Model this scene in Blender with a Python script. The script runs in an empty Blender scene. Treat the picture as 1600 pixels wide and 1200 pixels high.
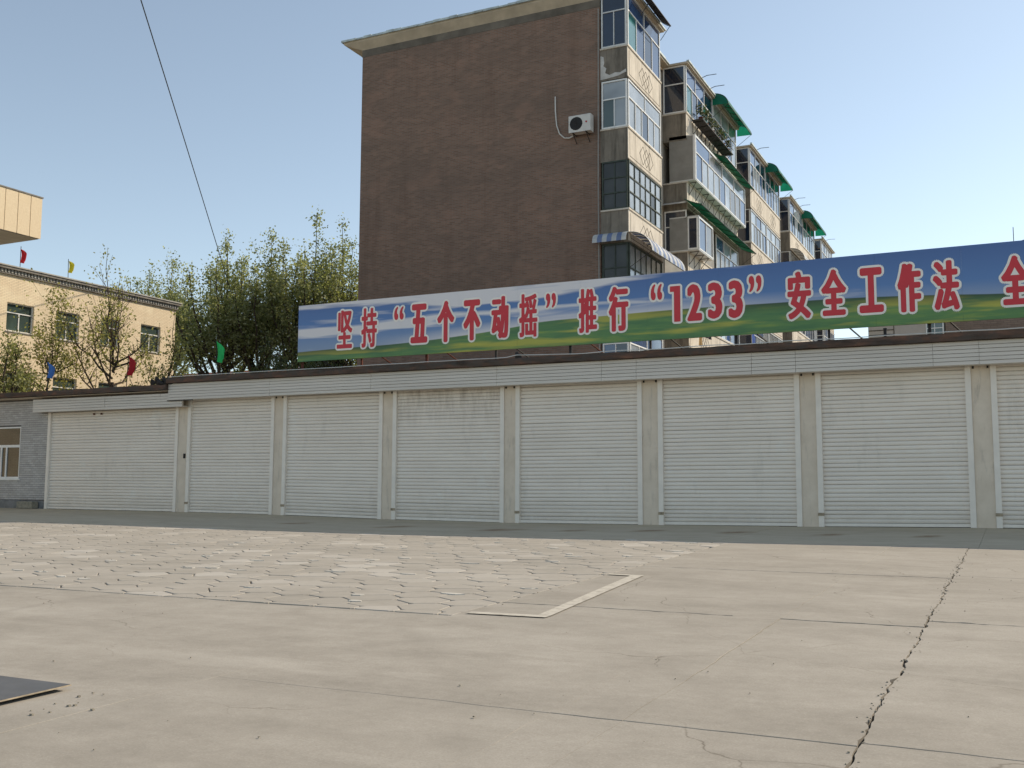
import bpy, math, random
import numpy as np
from mathutils import Vector, Matrix, noise

random.seed(7)
rng = np.random.default_rng(11)
scene = bpy.context.scene
col = scene.collection

# ------------------------------------------------------------------ camera
CAM = Vector((23.985, -25.286, 0.895))
Rw = [[0.8988745558883617, 0.04031316190044774, -0.43634777615348147],
      [0.4381887095731948, -0.09154515724015924, 0.894209225518988],
      [0.003897124462834696, 0.9949845894174836, 0.09995238487721524]]
cam_data = bpy.data.cameras.new("camera")
cam_data.sensor_width = 36.0
cam_data.lens = 36.0 * 1601.95 / 1600.0
cam_data.clip_start = 0.05
cam_data.clip_end = 3000.0
cam = bpy.data.objects.new("camera", cam_data)
col.objects.link(cam)
cam.matrix_world = Matrix(((Rw[0][0], Rw[0][1], -Rw[0][2], CAM.x),
                           (Rw[1][0], Rw[1][1], -Rw[1][2], CAM.y),
                           (Rw[2][0], Rw[2][1], -Rw[2][2], CAM.z),
                           (0, 0, 0, 1)))
scene.camera = cam

# ------------------------------------------------------------------ light
SUN_EL = math.radians(38.4)
SUN_AZ = math.radians(38)          # from +Y towards +X
world = bpy.data.worlds.new("World")
scene.world = world
world.use_nodes = True
wn = world.node_tree
bg = wn.nodes.get("Background") or wn.nodes.new("ShaderNodeBackground")
wo = wn.nodes.get("World Output") or wn.nodes.new("ShaderNodeOutputWorld")
sky = wn.nodes.new("ShaderNodeTexSky")
sky.sky_type = 'NISHITA'
sky.sun_disc = False
sky.sun_elevation = SUN_EL
sky.sun_rotation = SUN_AZ
sky.altitude = 800
sky.air_density = 1.0
sky.dust_density = 0.7
sky.ozone_density = 0.35
hsv = wn.nodes.new("ShaderNodeHueSaturation")       # thin autumn haze: the whole sky is a little paler
hsv.inputs['Saturation'].default_value = 0.72
wn.links.new(sky.outputs[0], hsv.inputs['Color'])
tint = wn.nodes.new("ShaderNodeMix"); tint.data_type = 'RGBA'; tint.blend_type = 'MULTIPLY'
tint.inputs[0].default_value = 1.0
tint.inputs[7].default_value = (1.0, 1.042, 1.005, 1)
wn.links.new(hsv.outputs[0], tint.inputs[6])
wn.links.new(tint.outputs[2], bg.inputs[0])
wn.links.new(bg.outputs[0], wo.inputs[0])
bg.inputs[1].default_value = 0.108

sd = bpy.data.lights.new("sun", 'SUN')
sd.energy = 3.05
sd.angle = math.radians(0.53)
sd.color = (1.0, 0.86, 0.665)
sun = bpy.data.objects.new("sun", sd)
col.objects.link(sun)
sdir = Vector((math.cos(SUN_EL) * math.sin(SUN_AZ), math.cos(SUN_EL) * math.cos(SUN_AZ), math.sin(SUN_EL)))
sun.rotation_euler = sdir.to_track_quat('Z', 'Y').to_euler()
sun.location = (40, 60, 60)

scene.view_settings.view_transform = 'Standard'
scene.view_settings.look = 'None'
scene.view_settings.exposure = 0.6
scene.view_settings.gamma = 1.0
scene.view_settings.use_curve_mapping = False
scene.render.engine = 'CYCLES'
scene.cycles.max_bounces = 6

# ------------------------------------------------------------------ helpers
WL = {}
BASE_X = [-12, -8, -6.4, 0, 3.5, 7.5, 11.5, 15.5, 19.5, 23.3, 30]
BASE_Z = [.09, .09, .075, .05, .02, -.05, -.08, -.055, -.02, .03, .05]
def bz(x):
    return float(np.interp(x, BASE_X, BASE_Z))
def gz(x, y):
    if y >= 0:
        return bz(x)
    return 0.018 * max(y, -60) + bz(x) * max(0.0, 1 + y / 10.0)

class MB:
    def __init__(s):
        s.v = []; s.f = []; s.m = []
    def add(s, vs, fs, mi=0):
        n = len(s.v)
        s.v += [tuple(p) for p in vs]
        s.f += [tuple(i + n for i in f) for f in fs]
        s.m += [mi] * len(fs)
        return s
    def box(s, x0, x1, y0, y1, z0, z1, mi=0):
        vs = [(x0, y0, z0), (x1, y0, z0), (x1, y1, z0), (x0, y1, z0), (x0, y0, z1), (x1, y0, z1), (x1, y1, z1), (x0, y1, z1)]
        return s.add(vs, [(0, 3, 2, 1), (4, 5, 6, 7), (0, 1, 5, 4), (1, 2, 6, 5), (2, 3, 7, 6), (3, 0, 4, 7)], mi)
    def bbox(s, x0, x1, y0, y1, z0, z1, b=0.01, mi=0):
        """box with its four long-side edges chamfered on top and front"""
        prof = [(y0, z0), (y0, z1 - b), (y0 + b, z1), (y1 - b, z1), (y1, z1 - b), (y1, z0)]
        n = len(prof)
        vs = [(x0, p[0], p[1]) for p in prof] + [(x1, p[0], p[1]) for p in prof]
        fs = [(i, i + n, (i + 1) % n + n, (i + 1) % n) for i in range(n)]
        fs += [tuple(range(n)), tuple(range(2 * n - 1, n - 1, -1))]
        return s.add(vs, [tuple(reversed(f)) for f in fs], mi)
    def obox(s, O, U, V, N, u0, u1, v0, v1, n0, n1, mi=0):
        O = Vector(O); U = Vector(U); V = Vector(V); N = Vector(N)
        P = lambda a, b, c: O + U * a + V * b + N * c
        vs = [P(u0, v0, n0), P(u1, v0, n0), P(u1, v1, n0), P(u0, v1, n0), P(u0, v0, n1), P(u1, v0, n1), P(u1, v1, n1), P(u0, v1, n1)]
        fs = [(0, 3, 2, 1), (4, 5, 6, 7), (0, 1, 5, 4), (1, 2, 6, 5), (2, 3, 7, 6), (3, 0, 4, 7)]
        if U.cross(V).dot(N) < 0:
            fs = [tuple(reversed(f)) for f in fs]
        return s.add(vs, fs, mi)
    def tube(s, pts, rad, n=6, caps=True, mi=0):
        pts = [Vector(p) for p in pts]
        if not hasattr(rad, '__len__'):
            rad = [rad] * len(pts)
        rings = []
        ref = None
        for i, p in enumerate(pts):
            a = pts[max(i - 1, 0)]; b = pts[min(i + 1, len(pts) - 1)]
            d = (b - a)
            d = d.normalized() if d.length > 1e-9 else Vector((0, 0, 1))
            if ref is None:
                ref = d.orthogonal().normalized()
            u = (ref - d * ref.dot(d))
            u = u.normalized() if u.length > 1e-6 else d.orthogonal().normalized()
            ref = u
            w = d.cross(u)
            rings.append([p + (u * math.cos(2 * math.pi * k / n) + w * math.sin(2 * math.pi * k / n)) * rad[i] for k in range(n)])
        vs = [q for r in rings for q in r]
        fs = []
        for i in range(len(pts) - 1):
            for k in range(n):
                k2 = (k + 1) % n
                fs.append((i * n + k, i * n + k2, (i + 1) * n + k2, (i + 1) * n + k))
        if caps:
            fs.append(tuple(range(n - 1, -1, -1)))
            fs.append(tuple(range((len(pts) - 1) * n, len(pts) * n)))
        return s.add(vs, fs, mi)

def build(name, mb, mat, parent=None, origin=None, smooth=False, kind=None, label=None):
    if origin is None:
        a = np.array(mb.v)
        lo, hi = a.min(0), a.max(0)
        origin = ((lo[0] + hi[0]) / 2, (lo[1] + hi[1]) / 2, lo[2])
    o = Vector(origin)
    me = bpy.data.meshes.new(name)
    vs = (np.array(mb.v) - np.array(origin)).tolist()
    me.from_pydata(vs, [], mb.f)
    mats = mat if isinstance(mat, (list, tuple)) else [mat]
    for m in mats:
        me.materials.append(m)
    if len(mats) > 1:
        me.polygons.foreach_set('material_index', mb.m)
    if smooth:
        me.polygons.foreach_set('use_smooth', [True] * len(me.polygons))
    me.update()
    ob = bpy.data.objects.new(name, me)
    col.objects.link(ob)
    place(ob, o, parent)
    if kind: ob['kind'] = kind
    if label: ob['label'] = label
    return ob

def place(ob, wloc, parent=None):
    wloc = Vector(wloc)
    if parent is not None:
        ob.parent = parent
        ob.location = wloc - WL[parent.name]
    else:
        ob.location = wloc
    WL[ob.name] = wloc

def inst(name, me, wloc, parent=None, rot=None):
    ob = bpy.data.objects.new(name, me)
    col.objects.link(ob)
    place(ob, wloc, parent)
    if rot: ob.rotation_euler = rot
    return ob

def thing(name, label, cat, loc, group=None):
    o = bpy.data.objects.new(name, None)
    o.empty_display_size = 0.3
    col.objects.link(o)
    place(o, loc)
    return tag(o, label, cat, group)

def tag(o, label, cat, group=None):
    o['label'] = label; o['category'] = cat
    if group: o['group'] = group
    return o

# ------------------------------------------------------------------ materials
class NT:
    def __init__(s, name):
        s.m = bpy.data.materials.new(name)
        s.m.use_nodes = True
        s.t = s.m.node_tree
        s.b = s.t.nodes.get("Principled BSDF")
        s.out = s.t.nodes.get("Material Output")
    def n(s, typ, **kw):
        nd = s.t.nodes.new(typ)
        for k, v in kw.items():
            setattr(nd, k, v)
        return nd
    def l(s, a, b):
        s.t.links.new(a, b)
    def pos(s):
        return s.n("ShaderNodeNewGeometry").outputs['Position']
    def mapping(s, vec, scale=(1, 1, 1), loc=(0, 0, 0), rot=(0, 0, 0)):
        mp = s.n("ShaderNodeMapping")
        mp.inputs['Scale'].default_value = scale
        mp.inputs['Location'].default_value = loc
        mp.inputs['Rotation'].default_value = rot
        s.l(vec, mp.inputs['Vector'])
        return mp.outputs[0]
    def noise(s, vec, scale, detail=4, rough=0.55):
        nd = s.n("ShaderNodeTexNoise")
        nd.inputs['Scale'].default_value = scale
        nd.inputs['Detail'].default_value = detail
        nd.inputs['Roughness'].default_value = rough
        s.l(vec, nd.inputs['Vector'])
        return nd.outputs['Fac']
    def ramp(s, fac, stops):
        r = s.n("ShaderNodeValToRGB")
        el = r.color_ramp.elements
        while len(el) < len(stops):
            el.new(0.5)
        for e, (p, c) in zip(el, stops):
            e.position = p
            e.color = (c[0], c[1], c[2], 1) if hasattr(c, '__len__') else (c, c, c, 1)
        s.l(fac, r.inputs[0])
        return r.outputs[0]
    def mix(s, fac, a, b, mode='MIX'):
        m = s.n("ShaderNodeMix", data_type='RGBA', blend_type=mode)
        m.clamp_factor = True
        for sock, v in ((m.inputs[0], fac), (m.inputs[6], a), (m.inputs[7], b)):
            if hasattr(v, 'is_linked') or isinstance(v, bpy.types.NodeSocket):
                s.l(v, sock)
            elif hasattr(v, '__len__'):
                sock.default_value = (v[0], v[1], v[2], 1)
            else:
                sock.default_value = v
        return m.outputs[2]
    def math(s, op, a, b=None, c=None, clamp=False):
        m = s.n("ShaderNodeMath", operation=op)
        m.use_clamp = clamp
        for sock, v in zip(m.inputs, (a, b, c)):
            if v is None: continue
            if isinstance(v, bpy.types.NodeSocket): s.l(v, sock)
            else: sock.default_value = v
        return m.outputs[0]
    def sep(s, vec):
        x = s.n("ShaderNodeSeparateXYZ"); s.l(vec, x.inputs[0]); return x.outputs
    def comb(s, x, y, z):
        c = s.n("ShaderNodeCombineXYZ")
        for sock, v in zip(c.inputs, (x, y, z)):
            if isinstance(v, bpy.types.NodeSocket): s.l(v, sock)
            else: sock.default_value = v
        return c.outputs[0]
    def bump(s, h, strength=0.3, dist=0.02):
        b = s.n("ShaderNodeBump")
        b.inputs['Strength'].default_value = strength
        b.inputs['Distance'].default_value = dist
        s.l(h, b.inputs['Height']); s.l(b.outputs[0], s.b.inputs['Normal'])
    def color(s, c):
        if isinstance(c, bpy.types.NodeSocket): s.l(c, s.b.inputs['Base Color'])
        else: s.b.inputs['Base Color'].default_value = (c[0], c[1], c[2], 1)
    def set(s, rough=None, metal=None, spec=None):
        if rough is not None: s.b.inputs['Roughness'].default_value = rough
        if metal is not None: s.b.inputs['Metallic'].default_value = metal
        if spec is not None: s.b.inputs['Specular IOR Level'].default_value = spec
        return s
    def rnd(s):
        oi = s.n("ShaderNodeObjectInfo").outputs['Random']
        gi = s.n("ShaderNodeNewGeometry").outputs['Random Per Island']
        return s.math('FRACT', s.math('ADD', s.math('MULTIPLY', oi, 7.31), s.math('MULTIPLY', gi, 5.17)))

def plain(name, c, rough=0.6, metal=0.0, spec=0.5, var=0.15, scale=6.0):
    t = NT(name)
    p = t.pos()
    f = t.noise(p, scale, 5)
    d = tuple(x * (1 - var) for x in c); e = tuple(min(1, x * (1 + var)) for x in c)
    t.color(t.ramp(f, [(0.3, d), (0.7, e)]))
    t.set(rough, metal, spec)
    return t.m

def glass(name, c, rough=0.05, spec=0.9, var=0.25):
    t = NT(name)
    f = t.noise(t.pos(), 0.9, 2)
    d = tuple(x * (1 - var) for x in c); e = tuple(min(1, x * (1 + var)) for x in c)
    cc = t.ramp(f, [(0.35, d), (0.65, e)])
    r = t.rnd()
    t.color(t.mix(t.math('MULTIPLY', r, 0.4), cc, tuple(x * 0.45 for x in c)))
    t.set(rough, 0.0, spec)
    return t.m

def ground_common(t, p, dark, mid, light):
    """mottled, brushed and worn cement colour"""
    a = t.noise(t.mapping(p, (0.35, 0.9, 1)), 1.0, 6, 0.62)
    b = t.noise(t.mapping(p, (1.6, 4.0, 1), rot=(0, 0, 0.3)), 1.0, 5, 0.6)
    c = t.noise(p, 14.0, 5, 0.7)
    d = t.noise(p, 2.3, 5, 0.6)
    f = t.math('ADD', t.math('MULTIPLY', a, 0.42), t.math('ADD', t.math('ADD', t.math('MULTIPLY', b, 0.16), t.math('MULTIPLY', d, 0.24)), t.math('MULTIPLY', c, 0.18)))
    return t.ramp(f, [(0.365, dark), (0.5, mid), (0.635, light)]), c

# concrete yard slabs
t = NT("yard_concrete")
p = t.pos()
cc, fine = ground_common(t, p, (.262, .239, .204), (.342, .313, .27), (.412, .381, .333))
x, y, z = t.sep(p)
# tyre arc
dx = t.math('SUBTRACT', x, 18.35); dy = t.math('SUBTRACT', y, -17.3)
dist = t.math('SQRT', t.math('ADD', t.math('MULTIPLY', dx, dx), t.math('MULTIPLY', dy, dy)))
ring = t.math('SUBTRACT', 1.0, t.math('MULTIPLY', t.math('ABSOLUTE', t.math('SUBTRACT', dist, 3.42)), 9.0), clamp=True)
wear = t.math('MULTIPLY', t.math('MULTIPLY', ring, t.noise(p, 2.2, 4)), t.math('LESS_THAN', x, 17.6))
cc = t.mix(t.math('MULTIPLY', wear, 0.42), cc, (.17, .155, .135))
# pale scuffs and dust patches
sc = t.noise(t.mapping(p, (0.5, 2.2, 1), (4, 2, 0)), 0.8, 5, 0.6)
cc = t.mix(t.ramp(sc, [(0.6, 0.0), (0.74, 0.38)]), cc, (.50, .465, .41))
ag = t.noise(p, 85.0, 3, 0.6)
cc = t.mix(t.ramp(ag, [(0.38, 0.30), (0.5, 0.0)]), cc, (.24, .215, .175))
cc = t.mix(t.ramp(ag, [(0.58, 0.0), (0.7, 0.28)]), cc, (.52, .485, .42))
oil = t.noise(t.mapping(p, (1, 1, 1), (3, 5, 0)), 1.15, 4, 0.55)
cc = t.mix(t.ramp(oil, [(0.62, 0.0), (0.76, 0.38)]), cc, (.22, .195, .16))
for (ox, oy, orad, ow) in ((9.0, -27.5, 14.2, 5.5), (9.0, -27.5, 15.75, 5.5), (33.0, -31.0, 17.0, 5.0), (33.0, -31.0, 18.5, 5.0)):
    ddx = t.math('SUBTRACT', x, ox); ddy = t.math('SUBTRACT', y, oy)
    dd = t.math('SQRT', t.math('ADD', t.math('MULTIPLY', ddx, ddx), t.math('MULTIPLY', ddy, ddy)))
    tr_ = t.math('SUBTRACT', 1.0, t.math('MULTIPLY', t.math('ABSOLUTE', t.math('SUBTRACT', dd, orad)), ow), clamp=True)
    tr_ = t.math('MULTIPLY', tr_, t.ramp(t.noise(p, 1.4, 5, 0.6), [(0.4, 0.0), (0.65, 0.26)]))
    cc = t.mix(tr_, cc, (.22, .20, .17))
# dark small specks
sp = t.noise(p, 38.0, 2, 0.5)
cc = t.mix(t.ramp(sp, [(0.76, 0.0), (0.80, 0.55)]), cc, (.14, .125, .105))
# hairline shrinkage cracks
nv = t.n("ShaderNodeTexNoise"); nv.inputs['Scale'].default_value = 1.1; nv.inputs['Detail'].default_value = 6; t.l(p, nv.inputs['Vector'])
wob = t.n("ShaderNodeVectorMath", operation='SCALE'); t.l(nv.outputs['Color'], wob.inputs[0]); wob.inputs['Scale'].default_value = 0.9
vadd = t.n("ShaderNodeVectorMath", operation='ADD'); t.l(p, vadd.inputs[0]); t.l(wob.outputs[0], vadd.inputs[1])
vo = t.n("ShaderNodeTexVoronoi", feature='DISTANCE_TO_EDGE', voronoi_dimensions='2D'); vo.inputs['Scale'].default_value = 0.42
t.l(vadd.outputs[0], vo.inputs['Vector'])
ln = t.ramp(vo.outputs['Distance'], [(0.0, 1.0), (0.0042, 0.0)])
ln = t.math('MULTIPLY', ln, t.ramp(t.noise(p, 0.55, 3), [(0.47, 0.0), (0.6, 0.8)]))
cc = t.mix(ln, cc, (.13, .11, .085))
r = t.rnd()
cc = t.mix(t.math('MULTIPLY', r, 0.16), cc, (.30, .275, .235))
t.color(cc); t.set(0.9, 0, 0.25); t.bump(fine, 0.25, 0.006)
M_SLAB = t.m

t = NT("apron_cement")  # paler than the yard: colour lifted to brighten the garage's shade
p = t.pos()
cc, fine = ground_common(t, p, (.42, .36, .255), (.50, .43, .31), (.57, .50, .37))
x, y, z = t.sep(p)
for (rx, ry, wx, wy) in [(10.1, -3.4, .5, .9), (13.1, -3.6, .7, .9), (14.85, -3.3, .45, .7), (16.5, -2.8, .45, .7), (18.5, -2.9, .45, .7), (20.5, -3.1, .4, .6), (22.4, -3.2, .35, .6), (6.9, -3.2, .4, .7)]:
    ex = t.math('DIVIDE', t.math('SUBTRACT', t.math('ADD', x, t.math('MULTIPLY', y, -0.25)), rx - ry * 0.25), wx)
    ey = t.math('DIVIDE', t.math('SUBTRACT', y, ry), wy)
    q = t.math('ADD', t.math('MULTIPLY', ex, ex), t.math('MULTIPLY', ey, ey))
    g = t.math('POWER', t.math('SUBTRACT', 1.0, q, clamp=True), 1.8)
    g = t.math('MULTIPLY', g, t.noise(t.mapping(p, (3, 1.2, 1)), 1.5, 4))
    cc = t.mix(t.math('MULTIPLY', g, 1.25, clamp=True), cc, (.20, .10, .035))
t.color(cc); t.set(0.88, 0, 0.25); t.bump(fine, 0.25, 0.006)
M_APRON = t.m

t = NT("paving_stone")
p = t.pos()
cc, fine = ground_common(t, p, (.30, .275, .235), (.362, .332, .287), (.42, .387, .338))
r = t.rnd()
cc = t.mix(t.ramp(r, [(0.0, 0.22), (0.25, 0.0)]), cc, (.27, .25, .22))
cc = t.mix(t.ramp(r, [(0.86, 0.0), (1.0, 0.5)]), cc, (.56, .53, .48))
t.color(cc); t.set(0.88, 0, 0.3); t.bump(fine, 0.3, 0.006)
M_PAVER = t.m

t = NT("joint_dirt")
p = t.pos()
f = t.noise(p, 3.0, 5, 0.6)
t.color(t.ramp(f, [(0.40, (.08, .064, .046)), (0.56, (.27, .24, .19))]))
t.set(0.95, 0, 0.1)
M_DIRT = t.m

M_GROUND = plain("ground_earth", (.26, .235, .195), 0.95, 0, 0.1, 0.25, 0.8)

t = NT("mortar_patch")
t.color(t.ramp(t.noise(t.pos(), 5.0, 4), [(0.3, (.46, .43, .38)), (0.7, (.60, .57, .51))])); t.set(0.9, 0, 0.2)
M_MORTAR = t.m

t = NT("worn_line_paint")
p = t.pos()
f = t.noise(p, 9.0, 6, 0.7)
t.color(t.mix(t.ramp(f, [(0.34, 0.1), (0.52, 0.95)]), (.33, .30, .255), (.53, .495, .425))); t.set(0.85, 0, 0.3)
M_LINE = t.m

# roller shutter paint
t = NT("shutter_white_paint")
p = t.pos()
x, y, z = t.sep(p)
f = t.noise(t.mapping(p, (0.6, 1, 2.0)), 1.0, 5, 0.6)
cc = t.ramp(f, [(0.3, (.80, .72, .63)), (0.7, (.89, .81, .715))])
r = t.rnd()
cc = t.mix(t.math('MULTIPLY', r, 0.14), cc, (.70, .66, .59))
# dirt run-off on the upper part of one door
mask = t.math('MULTIPLY', t.math('GREATER_THAN', x, 7.9), t.math('LESS_THAN', x, 11.3))
up = t.ramp(t.math('DIVIDE', z, 4.0), [(0.62, 0.0), (0.9, 0.9)])
st = t.ramp(t.noise(t.mapping(p, (3.2, 1, 0.9)), 1.0, 6, 0.65), [(0.42, 0.0), (0.68, 0.8)])
cc = t.mix(t.math('MULTIPLY', t.math('MULTIPLY', mask, up), st), cc, (.34, .27, .20))
# splashed dust low down and scattered grime
lowd = t.math('MULTIPLY', t.ramp(t.math('DIVIDE', z, 4.0), [(0.0, 0.75), (0.16, 0.0)]), t.noise(t.mapping(p, (2.5, 1, 5)), 1.0, 5, 0.7))
cc = t.mix(lowd, cc, (.46, .41, .34))
gr = t.ramp(t.noise(t.mapping(p, (1.6, 1, 0.5), (8, 0, 2)), 1.0, 6, 0.7), [(0.56, 0.0), (0.78, 0.45)])
cc = t.mix(gr, cc, (.52, .47, .40))
# faint wiped chalk marks
ch = t.ramp(t.noise(t.mapping(p, (1.1, 1, 1.4), (3, 0, 7)), 1.1, 4, 0.6), [(0.6, 0.0), (0.72, 0.45)])
cc = t.mix(ch, cc, (.88, .86, .80))
t.color(cc); t.set(0.45, 0, 0.4)
M_SHUT = t.m

M_RAIL = plain("rail_white_paint", (.82, .755, .67), 0.4, 0, 0.45, 0.06, 3)
t = NT("fascia_paint")
p = t.pos()
f = t.noise(t.mapping(p, (0.5, 1, 6)), 1.0, 5, 0.6)
cc = t.ramp(f, [(0.3, (.62, .565, .50)), (0.7, (.73, .67, .595))])
cc = t.mix(t.math('MULTIPLY', t.rnd(), 0.25), cc, (.54, .52, .45))
t.color(cc); t.set(0.5, 0, 0.4)
M_FASCIA = t.m
t = NT("beige_plaster")
p = t.pos()
x, y, z = t.sep(p)
f = t.noise(p, 2.2, 6, 0.65)
cc = t.ramp(f, [(0.3, (.66, .56, .445)), (0.7, (.78, .675, .55))])
st = t.ramp(t.noise(t.mapping(p, (7, 7, 1.2)), 1.0, 5, 0.65), [(0.55, 0.0), (0.75, 0.6)])
cc = t.mix(st, cc, (.31, .28, .24))
t.color(cc); t.set(0.85, 0, 0.3); t.bump(t.noise(p, 25, 4), 0.2, 0.005)
M_PLASTER = t.m
t = NT("roof_coping_brick")
p = t.pos()
f = t.noise(t.mapping(p, (1.3, 2, 7)), 1.0, 5, 0.65)
g = t.noise(p, 3.1, 4)
cc = t.ramp(f, [(0.3, (.045, .038, .032)), (0.5, (.105, .07, .055)), (0.7, (.20, .105, .07))])
cc = t.mix(t.ramp(g, [(0.45, 0.0), (0.6, 0.7)]), cc, (.085, .075, .066))
t.color(cc); t.set(0.92, 0, 0.2); t.bump(f, 0.5, 0.02)
M_COPING = t.m
M_FELT = plain("roofing_felt", (.05, .045, .042), 0.9, 0, 0.2, 0.3, 8)
M_TILE = None
t = NT("grey_wall_tile")
cc = t.mix(t.rnd(), (.40, .39, .385), (.52, .51, .50))
cc = t.mix(t.ramp(t.noise(t.pos(), 1.3, 4), [(0.4, 0.0), (0.7, 0.4)]), cc, (.36, .345, .33))
t.color(cc); t.set(0.5, 0, 0.4)
M_TILE = t.m
M_GROUT = plain("dark_grout", (.14, .13, .12), 0.9, 0, 0.2, 0.2, 5)
M_STONE = plain("plinth_cement", (.20, .20, .20), 0.9, 0, 0.2, 0.25, 5)
M_STONE2 = plain("loose_block", (.27, .25, .20), 0.9, 0, 0.2, 0.25, 9)
M_RUST = plain("rusty_red_steel", (.13, .045, .03), 0.8, 0.2, 0.3, 0.35, 9)
M_DARKSTEEL = plain("dark_steel", (.04, .036, .034), 0.7, 0.3, 0.4, 0.3, 9)
M_WHITECABLE = plain("white_cable", (.60, .60, .58), 0.6, 0, 0.4, 0.1, 4)
M_BLACK = plain("black_rubber", (.02, .02, .02), 0.6, 0, 0.4, 0.2, 5)
M_TAN = plain("tan_bracket", (.38, .31, .22), 0.7, 0.1, 0.3, 0.3, 12)

# apartment end wall brick
def brickmat(name, ax, c1, c2, mort, w, h, ms, dirt=None, blotch=0.5):
    t = NT(name)
    p = t.pos()
    x, y, z = t.sep(p)
    v = t.comb(x if ax == 'x' else y, z, 0.0)
    b = t.n("ShaderNodeTexBrick")
    b.offset = 0.5
    b.inputs['Scale'].default_value = 1.0
    b.inputs['Brick Width'].default_value = w
    b.inputs['Row Height'].default_value = h
    b.inputs['Mortar Size'].default_value = ms
    b.inputs['Mortar Smooth'].default_value = 0.2
    b.inputs['Bias'].default_value = 0.0
    b.inputs['Color1'].default_value = (*c1, 1)
    b.inputs['Color2'].default_value = (*c2, 1)
    b.inputs['Mortar'].default_value = (*mort, 1)
    t.l(v, b.inputs['Vector'])
    cc = b.outputs['Color']
    big = t.noise(t.mapping(p, (0.25, 0.25, 0.7)), 1.0, 6, 0.65)
    cc = t.mix(t.ramp(big, [(0.4, 0.0), (0.68, blotch)]), cc, dirt or tuple(q * 0.6 for q in c1))
    row = t.noise(t.mapping(v, (1.5, 6.0, 1)), 1.0, 5, 0.7)
    cc = t.mix(t.ramp(row, [(0.52, 0.0), (0.8, 0.32)]), cc, tuple(min(1, q * 1.5) for q in c2))
    stv = t.noise(t.mapping(p, (2.2, 2.2, 0.16), (5, 1, 0)), 1.0, 5, 0.65)
    cc = t.mix(t.ramp(stv, [(0.52, 0.0), (0.72, 0.26)]), cc, tuple(q * 0.55 for q in c1))
    pat = t.noise(t.mapping(p, (0.7, 0.7, 1.3), (2, 8, 3)), 1.0, 3, 0.5)
    cc = t.mix(t.ramp(pat, [(0.58, 0.0), (0.66, 0.22)]), cc, tuple(min(1, q * 1.25) for q in c2))
    t.color(cc); t.set(0.9, 0, 0.2)
    t.bump(b.outputs['Fac'], -0.4, 0.01)
    return t.m
M_BRICK = brickmat("red_brown_brick", 'x', (.195, .114, .082), (.28, .170, .124), (.225, .19, .155), .25, .066, .011, (.125, .10, .083))
M_BRICKY = brickmat("red_brown_brick_side", 'y', (.195, .114, .082), (.28, .170, .124), (.225, .19, .155), .25, .066, .011)
M_CREAMTILE = brickmat("cream_wall_tile", 'y', (.80, .66, .47), (.86, .72, .52), (.56, .45, .31), .24, .075, .011, (.66, .54, .38), 0.25)
M_BROWNB = brickmat("brown_tile", 'x', (.21, .155, .125), (.26, .20, .165), (.16, .13, .11), .3, .1, .012, None, 0.2)
t = NT("cream_render_panel")
f = t.noise(t.pos(), 9, 6, 0.7)
t.color(t.ramp(f, [(0.3, (.72, .58, .39)), (0.7, (.81, .67, .47))])); t.set(0.8, 0, 0.3); t.bump(f, 0.35, 0.02)
M_CREAMPANEL = t.m
t = NT("stained_cream_cement")
p = t.pos()
x, y, z = t.sep(p)
f = t.noise(p, 1.6, 6, 0.65)
cc = t.ramp(f, [(0.3, (.54, .485, .41)), (0.7, (.68, .615, .525))])
st = t.noise(t.mapping(p, (4.5, 4.5, 0.5)), 1.0, 6, 0.65)
cc = t.mix(t.ramp(st, [(0.5, 0.0), (0.74, 0.75)]), cc, (.22, .19, .15))
t.color(cc); t.set(0.88, 0, 0.25)
M_CREAM = t.m
t = NT("shade_dark_stained_cement")  # base darkened for the shaded balcony cheeks; the streaks are stains
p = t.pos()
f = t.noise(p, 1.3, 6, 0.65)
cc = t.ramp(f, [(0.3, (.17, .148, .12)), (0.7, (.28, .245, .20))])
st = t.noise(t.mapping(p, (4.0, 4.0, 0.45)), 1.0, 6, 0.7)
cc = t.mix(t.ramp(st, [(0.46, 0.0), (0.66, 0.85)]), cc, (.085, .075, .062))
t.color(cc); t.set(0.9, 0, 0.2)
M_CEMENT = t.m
M_EAVE = plain("eave_plaster", (.47, .40, .30), 0.85, 0, 0.2, 0.15, 2)
M_BAND = plain("grey_cement_band", (.155, .135, .11), 0.9, 0, 0.2, 0.3, 1.5)
M_ROOFEDGE = plain("pale_roof_edge", (.45, .50, .49), 0.5, 0.2, 0.5, 0.35, 2.5)
M_ALU = plain("aluminium_frame", (.62, .62, .60), 0.4, 0.1, 0.5, 0.1, 5)
M_WHITEFR = plain("white_plastic_frame", (.78, .78, .76), 0.4, 0, 0.5, 0.06, 5)
M_OLDFR = plain("old_green_steel_frame", (.055, .07, .058), 0.7, 0, 0.3, 0.3, 5)
M_GDARK = glass("dark_blue_glass", (.012, .024, .05))
M_GBLUE = glass("blue_glass", (.05, .09, .19), 0.08)
M_GPALE = glass("curtained_glass", (.34, .38, .42), 0.08)
M_GTEAL = glass("teal_glass", (.05, .19, .19), 0.08)
M_GGREY = glass("dusty_glass", (.16, .155, .145), 0.2)
M_GDUST = glass("grimy_dark_glass", (.03, .032, .03), 0.3, 0.5, 0.6)
M_GPGREY = glass("pale_dusty_glass", (.30, .33, .35), 0.15)
M_GGREEN = glass("green_grey_glass", (.06, .09, .08), 0.06)
M_GREY = plain("grey_partition", (.27, .26, .24), 0.7, 0, 0.3, 0.12, 3)
M_GROOVE = plain("dark_groove", (.10, .085, .065), 0.9, 0, 0.2, 0.2, 4)
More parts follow.
